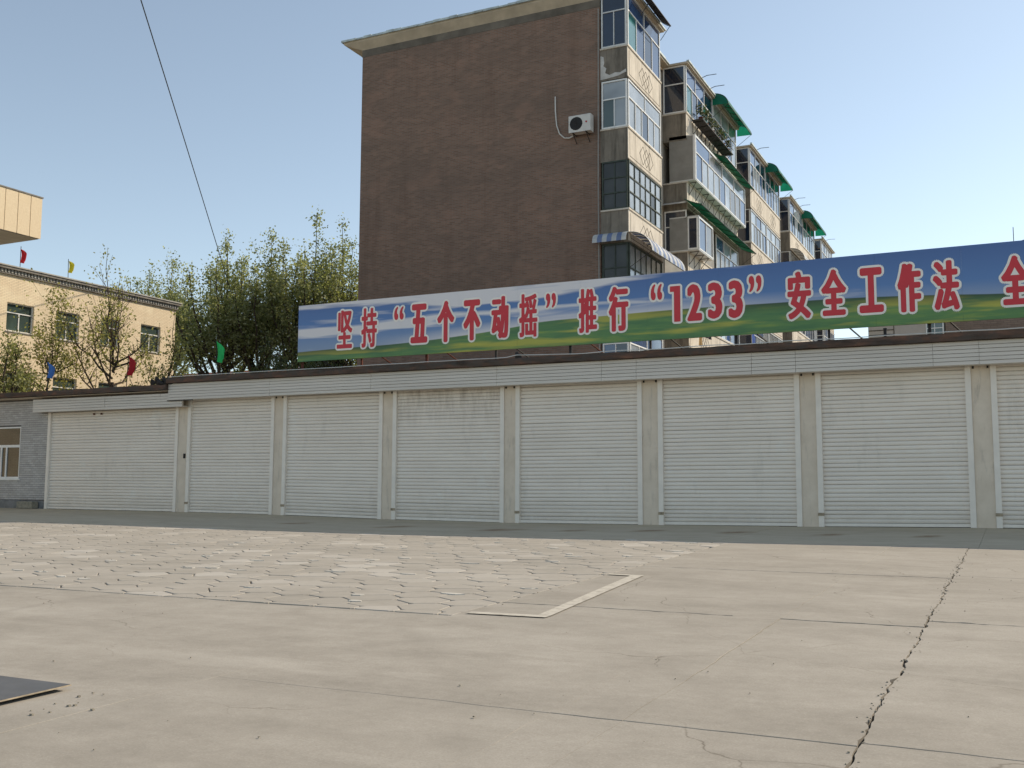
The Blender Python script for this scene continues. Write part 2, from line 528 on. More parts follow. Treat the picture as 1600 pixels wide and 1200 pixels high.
def translucent(name, c, c2=None, tr=0.5, rough=0.4):
    t = NT(name)
    f = t.noise(t.pos(), 2.0, 4)
    cc = t.ramp(f, [(0.3, tuple(q * .8 for q in c)), (0.7, c2 or tuple(min(1, q * 1.15) for q in c))])
    t.color(cc); t.set(rough, 0, 0.4)
    tb = t.n("ShaderNodeBsdfTranslucent"); t.l(cc, tb.inputs[0])
    mx = t.n("ShaderNodeMixShader"); mx.inputs[0].default_value = tr
    t.l(t.b.outputs[0], mx.inputs[1]); t.l(tb.outputs[0], mx.inputs[2]); t.l(mx.outputs[0], t.out.inputs[0])
    return t.m
M_AWN = translucent("green_awning_sheet", (.015, .26, .16), None, 0.45)
M_AWNW = translucent("white_awning_sheet", (.70, .70, .68), None, 0.3)
M_AWNB = translucent("blue_awning_sheet", (.24, .31, .50), None, 0.3)

# leaves
def leafmat(name, c0, c1, c2, tr=0.5):
    t = NT(name)
    r = t.n("ShaderNodeNewGeometry").outputs['Random Per Island']
    cc = t.ramp(r, [(0.0, c0), (0.55, c1), (1.0, c2)])
    t.color(cc); t.set(0.5, 0, 0.35)
    tb = t.n("ShaderNodeBsdfTranslucent"); t.l(t.mix(1.0, cc, (1.25, 1.3, .75), 'MULTIPLY'), tb.inputs[0])
    mx = t.n("ShaderNodeMixShader"); mx.inputs[0].default_value = tr
    t.l(t.b.outputs[0], mx.inputs[1]); t.l(tb.outputs[0], mx.inputs[2]); t.l(mx.outputs[0], t.out.inputs[0])
    return t.m
M_LEAF = leafmat("poplar_leaf", (.15, .165, .065), (.24, .25, .11), (.46, .46, .30))
M_LEAF2 = leafmat("yellowing_leaf", (.16, .17, .06), (.28, .28, .11), (.42, .38, .18))
M_LEAF3 = leafmat("dark_evergreen_leaf", (.04, .055, .022), (.07, .085, .036), (.13, .14, .065), 0.35)
M_BARK = plain("bark", (.075, .058, .045), 0.95, 0, 0.1, 0.35, 6)

def cloth(name, c):
    return translucent(name, c, None, 0.4, 0.8)
M_FRED = cloth("red_cloth", (.55, .03, .04)); M_FYEL = cloth("yellow_cloth", (.62, .55, .04))
M_FBLU = cloth("blue_cloth", (.10, .25, .65)); M_FGRN = cloth("green_cloth", (.06, .72, .20))
M_ORANGE = cloth("tan_garment", (.50, .33, .15)); M_DKCLOTH = cloth("dark_garment", (.03, .03, .04)); M_BLUECL = cloth("blue_garment", (.06, .14, .50))

# ------------------------------------------------------------------ ground
def grid_mesh(xs, ys, fz):
    mb = MB()
    for yy in ys:
        for xx in xs:
            mb.v.append((xx, yy, fz(xx, yy)))
    nx = len(xs)
    for j in range(len(ys) - 1):
        for i in range(nx - 1):
            a = j * nx + i
            mb.f.append((a, a + 1, a + nx + 1, a + nx)); mb.m.append(0)
    return mb
xs = [-900, -200, -60] + list(np.arange(-30, 60.1, 2.0)) + [100, 250, 900]
ys = [-900, -200, -62, -55] + list(np.arange(-50, 4.1, 2.0)) + [30, 100, 300, 900]
g = build("ground", grid_mesh(xs, ys, lambda a, b: gz(a, b) - 0.08), M_GROUND, origin=(0, 0, 0), kind='structure')

def edge_noise(key, s, amp):
    if amp == 0: return 0.0
    q = Vector((s * 1.7 + key * 13.7, key * 5.1, 0.3))
    return amp * (noise.noise(q) + 0.6 * noise.noise(q * 3.1) + 0.42 * noise.noise(q * 9.0)) * 1.1

def slab_piece(x0, x1, y0, y1, ed, thick=0.05, dz=0.0, tilt=(0, 0), step=0.14):
    """ed: dict side -> (key, amp, halfgap); wavy broken edges shared by neighbours"""
    L = []
    def seg(side):
        key, amp, hg = ed[side]
        hor = side in 'SN'
        a, b = (x0, x1) if hor else (y0, y1)
        n = max(2, int((b - a) / (step * (.4 if hg > .008 else 1)))) if amp else 2
        pts = []
        for i in range(n + 1):
            s = a + (b - a) * i / n
            end = min(1, min(s - a, b - s) / 0.25) if 0 < i < n else 0
            w = edge_noise(key, s, amp) * end
            jag = 0.0
            if hg > 0 and 0 < i < n:
                q7 = noise.noise(Vector((s * (7.3 if hg > .008 else 1.9), key * 3.3, 7.0 + (0 if side in 'SW' else 9))))
                jag = hg * (max(0, q7) * 3.2 - .30) if hg > .008 else hg * (q7 * 1.5)
            if hor:
                c = (y0 if side == 'S' else y1)
                yy = c + w + (hg + jag) * (1 if side == 'S' else -1)
                pts.append([s, yy])
            else:
                c = (x0 if side == 'W' else x1)
                xx = c + w + (hg + jag) * (1 if side == 'W' else -1)
                pts.append([xx, s])
        return pts
    S = seg('S'); E_ = seg('E'); N = seg('N'); W = seg('W')
    S[0][0] = W[0][0]; S[-1][0] = E_[0][0]
    N[0][0] = W[-1][0]; N[-1][0] = E_[-1][0]
    ring = S + [[p[0], p[1]] for p in E_[1:-1]] + N[::-1] + [[p[0], p[1]] for p in W[1:-1]][::-1]
    cx, cy = (x0 + x1) / 2, (y0 + y1) / 2
    f = lambda px, py: gz(px, py) + dz + tilt[0] * (px - cx) + tilt[1] * (py - cy)
    return ring_prism(ring, f, thick)

def ring_prism(ring, f, thick, bev=0.003):
    mb = MB()
    n = len(ring)
    a = np.array(ring)
    c = a.mean(0)
    d = c - a
    ln = np.linalg.norm(d, axis=1, keepdims=True)
    inn = a + d / np.maximum(ln, 1e-6) * bev
    top = [(p[0], p[1], f(p[0], p[1])) for p in inn]
    mid = [(p[0], p[1], f(p[0], p[1]) - bev * 0.7) for p in a]
    bot = [(p[0], p[1], f(p[0], p[1]) - thick) for p in a]
    mb.v = top + mid + bot
    mb.f = [tuple(range(n))]
    for i in range(n):
        j = (i + 1) % n
        mb.f.append((n + i, n + j, j, i))
        mb.f.append((2 * n + i, 2 * n + j, n + j, n + i))
    mb.m = [0] * len(mb.f)
    return mb

# dirt bed seen in the joints of the yard
bed = build("yard_bed", grid_mesh([-34] + list(np.arange(-30, 52.1, 1.0)), list(np.arange(-46, 0.01, 1.0)), lambda a, b: gz(a, b) - (0.016 if (-16 <= a <= 19 and -16.5 <= b <= -6.5) else 0.042)), M_DIRT, origin=(0, 0, 0), kind='structure')

yard = thing("concrete_yard", "", "", (20, -18, 0)); del yard['category']; del yard['label']; yard['kind'] = 'structure'
XL = [19.2, 21.6, 22.03, 23.25]
K = {}
def key(v): return round(v * 3.17, 2)
def xedge(v):      # joint character of lines running away from the camera
    if abs(v - 23.25) < .01: return (key(v), 0.034, 0.0082)
    if abs(v - 22.03) < .01: return (key(v), 0.016, 0.0013)
    if abs(v - 21.6) < .01: return (key(v), 0.03, 0.0014)
    return (key(v), 0.014, 0.0014)
def yedge(v, x0):
    strong = {-16.75: .0014, -15.7: .012, -19.9: .004, -11.35: .014, -11.05: .006, -20.65: .003, -19.85: .004, -15.35: .026 if abs(x0 - 23.25) < .01 else .004}
    h = strong.get(v, .003) * (1.0 if x0 > 21.9 or v > -18 else .4)
    return (key(v), 0.03 if v == -15.35 else 0.022, h)
def slab(x0, x1, y0, y1):
    ed = {'W': xedge(x0), 'E': xedge(x1), 'S': yedge(y0, x0), 'N': yedge(y1, x0)}
    mb = slab_piece(x0, x1, y0, y1, ed, dz=random.uniform(-.003, .003), tilt=(random.uniform(-.0012, .0012), random.uniform(-.0012, .0012)))
    return build("concrete_slab", mb, M_SLAB, yard, origin=((x0 + x1) / 2, (y0 + y1) / 2, gz((x0 + x1) / 2, (y0 + y1) / 2)))
cols_r = [(22.03, 23.25, [-6.1, -11.35, -15.7, -19.9, -24.2, -28.5, -33, -38]),
          (23.25, 26.0, [-6.1, -11.05, -15.35, -19.85, -24.2, -28.5, -33, -38]),
          (26.0, 30.0, [-6.1, -11.05, -15.35, -19.85, -24.2, -28.5, -33, -38]),
          (30.0, 34.0, [-6.1, -11.05, -15.35, -19.85, -24.2, -28.5, -33, -38]),
          (34.0, 40.0, [-6.1, -15.35, -24.2, -33, -38]),
          (19.2, 22.03, [-6.1, -11.35, -15.7]),
          (19.2, 21.6, [-15.7, -19.9, -24.2, -28.5, -33, -38]),
          (21.6, 22.03, [-15.7, -19.9, -24.2, -28.5, -33, -38]),
          (11.0, 19.2, [-16.75, -20.65, -24.5, -28.5, -33, -38]),
          (3.0, 11.0, [-16.75, -20.65, -24.5, -28.5, -33, -38]),
          (-6.0, 3.0, [-16.75, -24.5, -33, -38]),
          (-20.0, -6.0, [-16.75, -24.5, -33, -38])]
for (a, b, yy) in cols_r:
    for i in range(len(yy) - 1):
        slab(a, b, yy[i + 1], yy[i])

# apron in front of the doors
apron = thing("apron", "", "", (12, -3.5, 0)); del apron['category']; del apron['label']; apron['kind'] = 'structure'
ax = [-20, -14, -9, -4.6, -0.3, 3.65, 7.6, 11.6, 15.6, 18.85, 23.4, 27.3, 31, 36, 40]
for i in range(len(ax) - 1):
    ed = {'W': (key(ax[i]), .004, .002), 'E': (key(ax[i + 1]), .004, .002), 'S': (key(-6.1), .012, .003), 'N': (1.0, 0, 0.0)}
    nn = []
    mb = slab_piece(ax[i], ax[i + 1], -6.1, 0.05, ed, dz=random.uniform(-.004, .004))
    # split into rows so that it follows the ramp
    build("apron_slab", mb, M_APRON, apron, origin=((ax[i] + ax[i + 1]) / 2, -3.6, gz((ax[i] + ax[i + 1]) / 2, -3.6)))

# crazy paving
paved = thing("paved_yard", "", "", (10, -12, 0)); del paved['category']; del paved['label']; paved['kind'] = 'structure'
PX0, PX1, PY0, PY1 = -16.0, 19.19, -16.74, -6.11
cells = []
sx, sy = 0.52, 0.42
pts = []
rows = int((PY1 - PY0) / sy) + 3
colsn = int((PX1 - PX0) / sx) + 3
idx = {}
for j in range(-1, rows):
    for i in range(-1, colsn):
        px = PX0 + (i + 0.5 * (j % 2)) * sx + rng.uniform(-.11, .11)
        py = PY0 + j * sy + rng.uniform(-.075, .075)
        idx[(i, j)] = (px, py)
def clip(poly, a, b, c):   # keep a*x+b*y<=c
    out = []
    n = len(poly)
    for k in range(n):
        p, q = poly[k], poly[(k + 1) % n]
        dp = a * p[0] + b * p[1] - c; dq = a * q[0] + b * q[1] - c
        if dp <= 0: out.append(p)
        if (dp < 0) != (dq < 0) and dp != dq:
            u = dp / (dp - dq)
            out.append((p[0] + (q[0] - p[0]) * u, p[1] + (q[1] - p[1]) * u))
    return out
for (i, j), (px, py) in idx.items():
    # wholly outside the frame to the left: not needed
    if px < 0.9 * (py + 7) * -1.25 - 4.0 + 0: pass
    poly = [(px - 1, py - 1), (px + 1, py - 1), (px + 1, py + 1), (px - 1, py + 1)]
    for dj in (-2, -1, 0, 1, 2):
        for di in (-2, -1, 0, 1, 2):
            q = idx.get((i + di, j + dj))
            if q is None or (di == 0 and dj == 0): continue
            a, b = q[0] - px, q[1] - py
            d = math.hypot(a, b)
            c = (a * (px + q[0]) + b * (py + q[1])) / 2 - d * (0.0045 + 0.008 * abs(noise.noise(Vector((px + q[0], py + q[1], 2)))))
            poly = clip(poly, a, b, c)
            if len(poly) < 3: break
        if len(poly) < 3: break
    for (a, b, c) in ((1, 0, PX1 - .004), (-1, 0, -PX0), (0, 1, PY1 - .004), (0, -1, -PY0 - .004)):
        if len(poly) >= 3: poly = clip(poly, a, b, c)
    if len(poly) >= 3:
        ar = 0.5 * abs(sum(poly[k][0] * poly[(k + 1) % len(poly)][1] - poly[(k + 1) % len(poly)][0] * poly[k][1] for k in range(len(poly))))
        if ar > 0.02: cells.append((px, py, poly))
def inframe(px, py):
    d = Vector((px, py, gz(px, py))) - CAM
    c = [sum(Rw[r][k] * d[r] for r in range(3)) for k in range(3)]
    return c[2] > 0 and abs(c[0] / c[2]) < 0.53
cells.sort(key=lambda c: (not inframe(c[0], c[1]), math.hypot(c[0] - CAM.x, c[1] - CAM.y)))
rest = MB()
for k, (px, py, poly) in enumerate(cells):
    dz = random.uniform(-.003, .002); tx = random.uniform(-.006, .006); ty = random.uniform(-.006, .006)
    # knock the corners off
    q = []
    n = len(poly)
    for m in range(n):
        p0, p1, p2 = poly[m - 1], poly[m], poly[(m + 1) % n]
        for o in (p0, p2):
            L_ = math.hypot(o[0] - p1[0], o[1] - p1[1])
            u = min(0.3, 0.03 / max(L_, 1e-4))
            q.append((p1[0] + (o[0] - p1[0]) * u, p1[1] + (o[1] - p1[1]) * u))
    mb = ring_prism(q, lambda a, b: gz(a, b) + dz + tx * (a - px) + ty * (b - py), 0.04, 0.008)
    if k < 300:
        build("paving_stone", mb, M_PAVER, paved, origin=(px, py, gz(px, py)))
    else:
        rest.add(mb.v, mb.f)
build("paving_stone_field", rest, M_PAVER, paved, origin=(8, -12, 0), kind='stuff')
# mortar repairs lying between the stones
mor = MB()
for k in range(70):
    c = cells[int(rng.integers(0, min(420, len(cells))))]
    a, b = c[2][0], c[2][1]
    cx, cy = a[0], a[1]
    w, h = rng.uniform(.05, .16), rng.uniform(.03, .08)
    an = rng.uniform(-.3, .3)
    if cx + .2 > PX1 or cy - .15 < PY0: continue
    ring = [(cx + math.cos(an + q) * w * rng.uniform(.7, 1.2), cy + math.sin(an + q) * h * rng.uniform(.7, 1.3)) for q in np.linspace(0, 2 * math.pi, 8)[:-1]]
    m2 = ring_prism(ring, lambda a, b: gz(a, b) + 0.009, 0.02, 0.004)
    mor.add(m2.v, m2.f)
build("mortar_repairs", mor, M_MORTAR, paved, origin=(15, -13, 0), kind='stuff')

# painted parking mark
def strip(pts):
    mb = MB()
    n = 14
    for k in range(n + 1):
        u = k / n
        a = (pts[0][0] + (pts[1][0] - pts[0][0]) * u, pts[0][1] + (pts[1][1] - pts[0][1]) * u)
        b = (pts[3][0] + (pts[2][0] - pts[3][0]) * u, pts[3][1] + (pts[2][1] - pts[3][1]) * u)
        for q in (a, b): mb.v.append((q[0], q[1], gz(*q) + 0.0085))
    for k in range(n):
        mb.f.append((2 * k, 2 * k + 1, 2 * k + 3, 2 * k + 2)); mb.m.append(0)
    return mb
mk = MB()
for pp in ([(19.53, -12.62), (19.95, -16.44), (20.08, -16.44), (19.69, -12.62)],
           [(19.22, -12.60), (19.53, -12.62), (19.54, -12.74), (19.22, -12.70)],
           [(19.28, -16.50), (20.08, -16.446), (20.08, -16.57), (19.28, -16.62)]):
    s_ = strip(pp); mk.add(s_.v, s_.f)
build("parking_marking", mk, M_LINE, kind='structure')

# steel plate lying on the yard
plate = thing("steel_plate", "dark grey steel cover plate lying on the concrete at the bottom left corner", "metal plate", (17.6, -21.6, gz(17.6, -21.6)))
def sloped(x0, x1, y0, y1, h0, h1):
    mb = MB(); mb.box(x0, x1, y0, y1, h0, h1)
    mb.v = [(v[0], v[1], v[2] + gz(v[0], v[1])) for v in mb.v]
    return mb
M_PLATE = plain("dark_plate_paint", (.115, .118, .122), 0.6, 0.2, 0.4, 0.18, 4)
build("plate", sloped(15.6, 18.66, -23.4, -20.62, .026, .036), M_PLATE, plate)
build("edge_strip", sloped(18.661, 18.672, -23.4, -20.62, .028, .0345), M_TAN, plate)
build("painted_line", sloped(17.2, 18.33, -20.98, -20.93, .0365, .0372), M_LINE, plate)
build("gap_shade", sloped(15.8, 18.55, -23.3, -20.75, .004, .025), M_BLACK, plate)  # black sheet standing in for shade in the gap under the plate
cr = MB()
for k in range(16):
    px = 18.84 + abs(rng.normal(0, .14)); py = -21.05 + rng.normal(0, .25)
    s_ = rng.uniform(.002, .009)
    m2 = MB(); m2.box(px - s_, px + s_ * rng.uniform(.6, 1.6), py - s_, py + s_, gz(px, py) + .003, gz(px, py) + .004 + s_)
    cr.add(m2.v, m2.f)
for k in range(90):
    px = rng.uniform(14, 25); py = rng.uniform(-22, -8)
    s_ = rng.uniform(.002, .006)
    m2 = MB(); m2.box(px - s_, px + s_ * rng.uniform(.6, 1.6), py - s_, py + s_, gz(px, py) + .003, gz(px, py) + .004 + s_)
    cr.add(m2.v, m2.f)
# crumbs along the broken joint
for k in range(160):
    py = rng.uniform(-22, -8); px = 23.25 + edge_noise(key(23.25), py, .034) + rng.normal(0, .03)
    s_ = rng.uniform(.002, .006)
    m2 = MB(); m2.box(px - s_, px + s_, py - s_, py + s_, gz(px, py) - .012, gz(px, py) + .001 + s_ * .8)
    cr.add(m2.v, m2.f)
build("loose_grit", cr, plain("grit", (.30, .27, .22), 0.95, 0, 0.1, 0.4, 30), kind='stuff')

# ------------------------------------------------------------------ garage row
garage = thing("garage_building", "long low garage row with eight white roller doors under a panelled fascia", "garage", (8, 3, 0))
ROOF_L, ROOF_H = 3.98, 4.19
DT = 3.68
doors = [(-6.52, -.45, 3.43), (-.05, 3.47, DT), (3.82, 7.45, DT), (7.80, 11.42, DT), (11.77, 15.40, DT), (15.83, 19.40, DT), (19.78, 23.20, DT), (23.60, 27.10, DT), (27.5, 31.1, DT)]
SH = 0.1
def slat_mesh(W):
    prof = [(.026, .000), (.010, .004), (-.001, .018), (-.0065, .045), (-.005, .070), (.003, .090), (.014, .0965), (.026, .0975)]
    n = len(prof)
    vs = [(-W / 2, p[0], p[1]) for p in prof] + [(W / 2, p[0], p[1]) for p in prof]
    fs = [(i, i + n, i + n + 1, i + 1) for i in range(n - 1)]
    fs.append((n - 1, 2 * n - 1, n, 0))
    fs.append(tuple(range(n))); fs.append(tuple(range(2 * n - 1, n - 1, -1)))
    me = bpy.data.meshes.new("slat")
    me.from_pydata(vs, [], fs)
    me.materials.append(M_SHUT)
    return me
for di, (x0, x1, zt) in enumerate(doors):
    zb = max(bz((x0 + x1) / 2), (bz(x0) + bz(x1)) / 2)
    back = MB(); back.box(x0 + .05, x1 - .05, .075, .11, zb, zt + .05)
    door = build("roller_door", back, M_BLACK, garage)
    if di == 3: door['label'] = "roller door with brown dirt run-off over its upper slats"
    if di == 0: door['label'] = "widest roller door under the lower roof"
    W = x1 - x0 - 2 * .105
    me = slat_mesh(W)
    nsl = int((zt + .06 - zb - .07) / SH)
    tilt = (bz(x1) - bz(x0)) / (x1 - x0)
    for k in range(nsl):
        tl = tilt * (1 - k / nsl)
        inst("slat", me, ((x0 + x1) / 2, .045 + random.uniform(-.0025, .0025), zb + .085 + k * SH + random.uniform(-.0015, .0015)), door,
             (random.uniform(-.022, .022), -tl + random.uniform(-.0006, .0006), 0))
    bb = MB(); bb.bbox(x0 + .11, x1 - .11, .02, .062, zb + .012, zb + .083, .008)
    o = build("bottom_bar", bb, M_RAIL, door); o.rotation_euler = (0, -tilt, 0)
    for s_, (a, b) in enumerate(((x0, x0 + .125), (x1 - .125, x1))):
        r_ = MB()
        zz = bz((a + b) / 2)
        r_.box(a, b, -.035, .02, zz + .001, zt + .03)
        r_.box(a, a + .02, .021, .07, zz + .001, zt + .03); r_.box(b - .02, b, .021, .07, zz + .001, zt + .03)
        build("guide_rail", r_, M_RAIL, door)
        if s_ == 0 and di > 0:
            q = MB(); q.box(a - .012, b + .012, -.05, -.036, zz + .26, zz + .33); q.box(a + .03, a + .06, -.058, -.0505, zz + .275, zz + .315)
            build("latch_bracket", q, M_TAN, door)
# two rusty stops on the wide door
for xx in (-4.35, -4.0):
    q = MB(); q.box(xx, xx + .055, -.012, .02, 3.30, 3.36); q.box(xx + .015, xx + .04, -.03, -.0125, 3.31, 3.35)
    build("door_stop", q, M_RUST, garage)
# posts
pe = [(-.45, -.05)] + [(doors[i][1], doors[i + 1][0]) for i in range(1, len(doors) - 1)] + [(31.1, 31.5)]
for (a, b) in pe:
    q = MB(); q.box(a + .002, b - .002, .0, .3, bz(a) - .05, 3.75 if a > -.4 else 3.72)
    build("post", q, M_PLASTER, garage)
    if a > 0:
        for xx in (a + .03, b - .07):
            q = MB(); q.box(xx, xx + .04, -.02, -.002, 3.60, 3.655)
            build("bolt_plate", q, M_DARKSTEEL, garage)
q = MB(); q.box(-.19, -.115, -.03, -.002, 1.78, 1.93); q.box(-.175, -.13, -.036, -.0305, 1.83, 1.88)
build("door_switch", q, M_DARKSTEEL, garage)
# wall mass behind and above
q = MB()
q.box(-.25, 31.5, .31, .5, 3.70, ROOF_H - .03)
q.box(-.25, 31.5, .501, 6.4, -.3, ROOF_H - .03)
q.box(-13.5, -.252, .31, .5, 3.46, ROOF_L - .03); q.box(-13.5, -.252, .501, 6.4, -.3, ROOF_L - .03)
build("wall", q, M_PLASTER, garage)
# soffit and roof slab with ragged brick coping
def coping(x0, x1, y0, y1, z0, z1, seed):
    mb = MB()
    n = int((x1 - x0) / .18)
    prof = lambda s: (edge_noise(seed, s, .012), edge_noise(seed + 3, s, .014))
    for k in range(n + 1):
        xx = x0 + (x1 - x0) * k / n
        a, b = prof(xx)
        mb.v += [(xx, y0 + b * .6, z0 + a), (xx, y0 - .012 + b, z0 + (z1 - z0) * .55), (xx, y0 + .01 + a, z1 + b), (xx, y1, z1 + .01), (xx, y1, z0)]
    for k in range(n):
        for m in range(5):
            mb.f.append((k * 5 + m, (k + 1) * 5 + m, (k + 1) * 5 + (m + 1) % 5, k * 5 + (m + 1) % 5)); mb.m.append(0)
    mb.f += [(0, 1, 2, 3, 4), tuple(n * 5 + q for q in (4, 3, 2, 1, 0))]; mb.m += [0, 0]
    mb.f = [tuple(reversed(f)) for f in mb.f]
    return mb
build("roof_slab", coping(-.52, 31.6, -.57, 6.6, ROOF_H, 4.365, 31), M_COPING, garage)
build("roof_slab", coping(-13.5, -.53, -.57, 6.6, ROOF_L, 4.15, 57), M_COPING, garage)
q = MB(); q.box(-.5, 31.5, -.43, .305, ROOF_H - .029, ROOF_H - .012); q.box(-13.4, -.51, -.43, .305, ROOF_L - .029, ROOF_L - .014)
build("soffit", q, M_PLASTER, garage)
# lumps of torn felt where the two roofs meet
q = MB()
for k in range(7):
    xx = -1.15 + k * .1; hh = .05 + .13 * rng.random()
    ring = [(xx + rng.uniform(-.1, .1), -.6 + rng.uniform(0, .4)) for _ in range(2)]
    q.tube([(xx - .12, -.5 + rng.uniform(-.05, .2), 4.16), (xx, -.55 + rng.uniform(-.05, .2), 4.18 + hh), (xx + .18, -.4, 4.17)], [.03, .07, .03], 6)
build("torn_felt", q, M_FELT, garage)
# fascia boards
def fascia(x0, x1, z0, nrow, rowh, seams, y=-.45):
    xs_ = [x0] + [s for s in seams if x0 < s < x1] + [x1]
    for i in range(len(xs_) - 1):
        a, b = xs_[i] + .004, xs_[i + 1] - .004
        for k in range(nrow):
            zz = z0 + k * rowh
            j = random.uniform(-.004, .004)
            vs = []
            for xx in (a, b):
                vs += [(xx, y + j, zz + .003), (xx, y + .006 + j, zz + rowh - .012), (xx, y + .018 + j, zz + rowh - .004), (xx, y + .05, zz + rowh - .004), (xx, y + .05, zz + .003)]
            fs = [(m, m + 5, (m + 1) % 5 + 5, (m + 1) % 5) for m in range(5)] + [(4, 3, 2, 1, 0), (5, 6, 7, 8, 9)]
            mb = MB(); mb.add(vs, [tuple(reversed(f)) for f in fs])
            build("fascia_board", mb, M_FASCIA, garage)
    q = MB(); q.box(x0 + .01, x1 - .01, y + .06, y + .08, z0 + .01, z0 + nrow * rowh)      # backing
    q.box(x0 + .01, x1 - .01, y + .082, -.06, z0 + .012, z0 + .03)                          # underside
    q.box(x0 + .002, x0 + .02, y + .081, -.06, z0 + .031, z0 + nrow * rowh)
    build("fascia_box", q, M_FASCIA, garage)
seams = [3.6, 7.3, 11.4, 14.45, 15.4, 18.35, 19.4, 22.45, 23.4, 27.2]
fascia(-.53, 31.5, 3.645, 6, .0885, seams)
fascia(-6.88, .03, 3.43, 5, .090, [-3.4, -0.9], y=-.40)
q = MB(); q.box(-.55, .55, -.462, -.452, 3.615, 3.64)
build("fascia_trim", q, M_BLACK, garage)
# tiled wall at the left end
q = MB()
q.box(-13.5, -9.9, .02, .308, .38, 3.45); q.box(-7.93, -6.53, .02, .308, .38, 3.45)
q.box(-9.899, -7.931, .02, .308, 2.98, 3.45); q.box(-9.899, -7.931, .02, .308, .38, 1.12)
q.box(-13.5, -6.9, .02, .308, 3.451, 3.94)
build("end_wall_backing", q, M_GROUT, garage)
tl = MB()
tw, th, gp = .2, .078, .008
zz = .385
k = 0
while zz + th < 3.92:
    xx = -13.4 + (tw / 2 if k % 2 else 0)
    while xx < -6.56:
        a, b = xx, min(xx + tw - gp, -6.56)
        hole = (b > -9.9 and a < -7.93 and zz + th > 1.12 and zz < 2.98)
        if hole and a < -7.93 < b - .02: a = -7.93 + .002; hole = False
        elif hole and a < -9.9 < b and -9.9 - a > .02: b = -9.902; hole = False
        if not hole and b - a > .015 and (a < -6.95 or zz + th < 3.43):
            j = random.uniform(-.002, .002)
            tl.box(a, b, .008 + j, .0195, zz, zz + th - gp * 1.3)
        xx += tw
    zz += th; k += 1
build("wall_tile", tl, M_TILE, garage, kind='stuff')
# plinth
for i, (a, b, yy, h) in enumerate([(-13.5, -10.4, -.05, .36), (-10.395, -7.75, -.05, .36), (-7.745, -6.56, -.02, .35)]):
    q = MB(); q.bbox(a, b, yy, .018, bz(a) - .1, bz(a) + h - .08, .012)
    build("plinth_block", q, M_STONE, garage)
# window of the end room
wf = MB()
O = (-9.9, 0.06, 1.12); U = (1, 0, 0); V = (0, 0, 1); N = (0, -1, 0)
WW, WH = 1.967, 1.857
for (a, b, c, d) in [(0, WW, 0, .07), (0, WW, WH - .05, WH), (0, .06, .071, WH - .051), (WW - .03, WW, .071, WH - .051), (.061, WW - .031, 1.12, 1.21), (.95, 1.03, .071, 1.119), (WW - .74, WW - .67, .071, 1.119), (.4, .46, .071, 1.119)]:
    wf.obox(O, U, V, N, a, b, c, d, 0, .05)
win = build("window", wf, M_WHITEFR, garage)
for (a, b, c, d) in [(.061, WW - .031, 1.211, WH - .051), (.061, .399, .071, 1.119), (.461, .949, .071, 1.119), (1.031, WW - .741, .071, 1.119), (WW - .669, WW - .031, .071, 1.119)]:
    q = MB(); q.obox(O, U, V, N, a, b, c, d, .012, .02)
    build("pane", q, glass("end_room_glass", (.02, .022, .018), 0.03, 1.0) if 'end_room_glass' not in bpy.data.materials else bpy.data.materials['end_room_glass'], win)
q = MB(); q.box(-10.0, -7.86, -.03, .06, 1.075, 1.118)
build("window_sill", q, M_WHITEFR, garage)
# loose concrete block at the foot of the wall
q = MB(); q.bbox(-7.55, -6.78, -.32, -.06, gz(-7.2, -.2) + .005, gz(-7.2, -.2) + .25, .015)
tag(build("concrete_block", q, M_STONE2), "low mossy concrete block on the ground against the tiled wall beside the widest roller door", "concrete block")

# white cable along the roof edge
pts = []
for k in range(110):
    xx = -.4 + k * .29
    pts.append((xx, -.6 + .02 * math.sin(k * 1.3), 4.385 + .018 * noise.noise(Vector((xx * .9, 2, 1))) + (.05 * math.exp(-((xx - 11.9) / .8) ** 2) if xx > 11.9 else .09 * max(0, 1 - abs(xx - 11.0) / 1.4) * 0)))
q = MB(); q.tube(pts, .011, 5)
tag(build("roof_cable", q, M_WHITECABLE), "thin white cable running along the edge of the garage roof", "cable")
q = MB()
for (xx, h) in ((12.05, .22),):
    q.tube([(xx, -.5, 4.3), (xx + .02, -.52, 4.42), (xx - .03, -.5, 4.3 + h)], [.06, .08, .035], 7)
    q.tube([(xx + .1, -.52, 4.3), (xx + .08, -.5, 4.46)], [.05, .03], 6)
tag(build("felt_bundle", q, M_FELT), "dark bundle of torn roofing felt tied on the garage roof edge under the billboard", "roofing felt")
q = MB(); q.tube([(21.39, .1, 4.3), (21.39, .1, 4.63)], .035, 8); q.tube([(21.39, .1, 4.632), (21.39, .1, 4.66)], .042, 8)
tag(build("pipe_stub", q, M_DARKSTEEL), "short dark pipe stub standing on the garage roof below the billboard", "pipe")

# ------------------------------------------------------------------ billboard
SY = 0.3
bill = thing("billboard", "long blue sky and green meadow billboard with red slogan on the garage roof", "billboard", (14, SY, 4.37))
SX0, SX1, SZ0, SZ1 = 4.055, 30.7, 4.744, 6.512
t = NT("billboard_print")
p = t.pos()
x, y, z = t.sep(p)
u = t.math('DIVIDE', t.math('SUBTRACT', x, 3.94), 26.746)
v = t.math('DIVIDE', t.math('SUBTRACT', z, SZ0), SZ1 - SZ0)
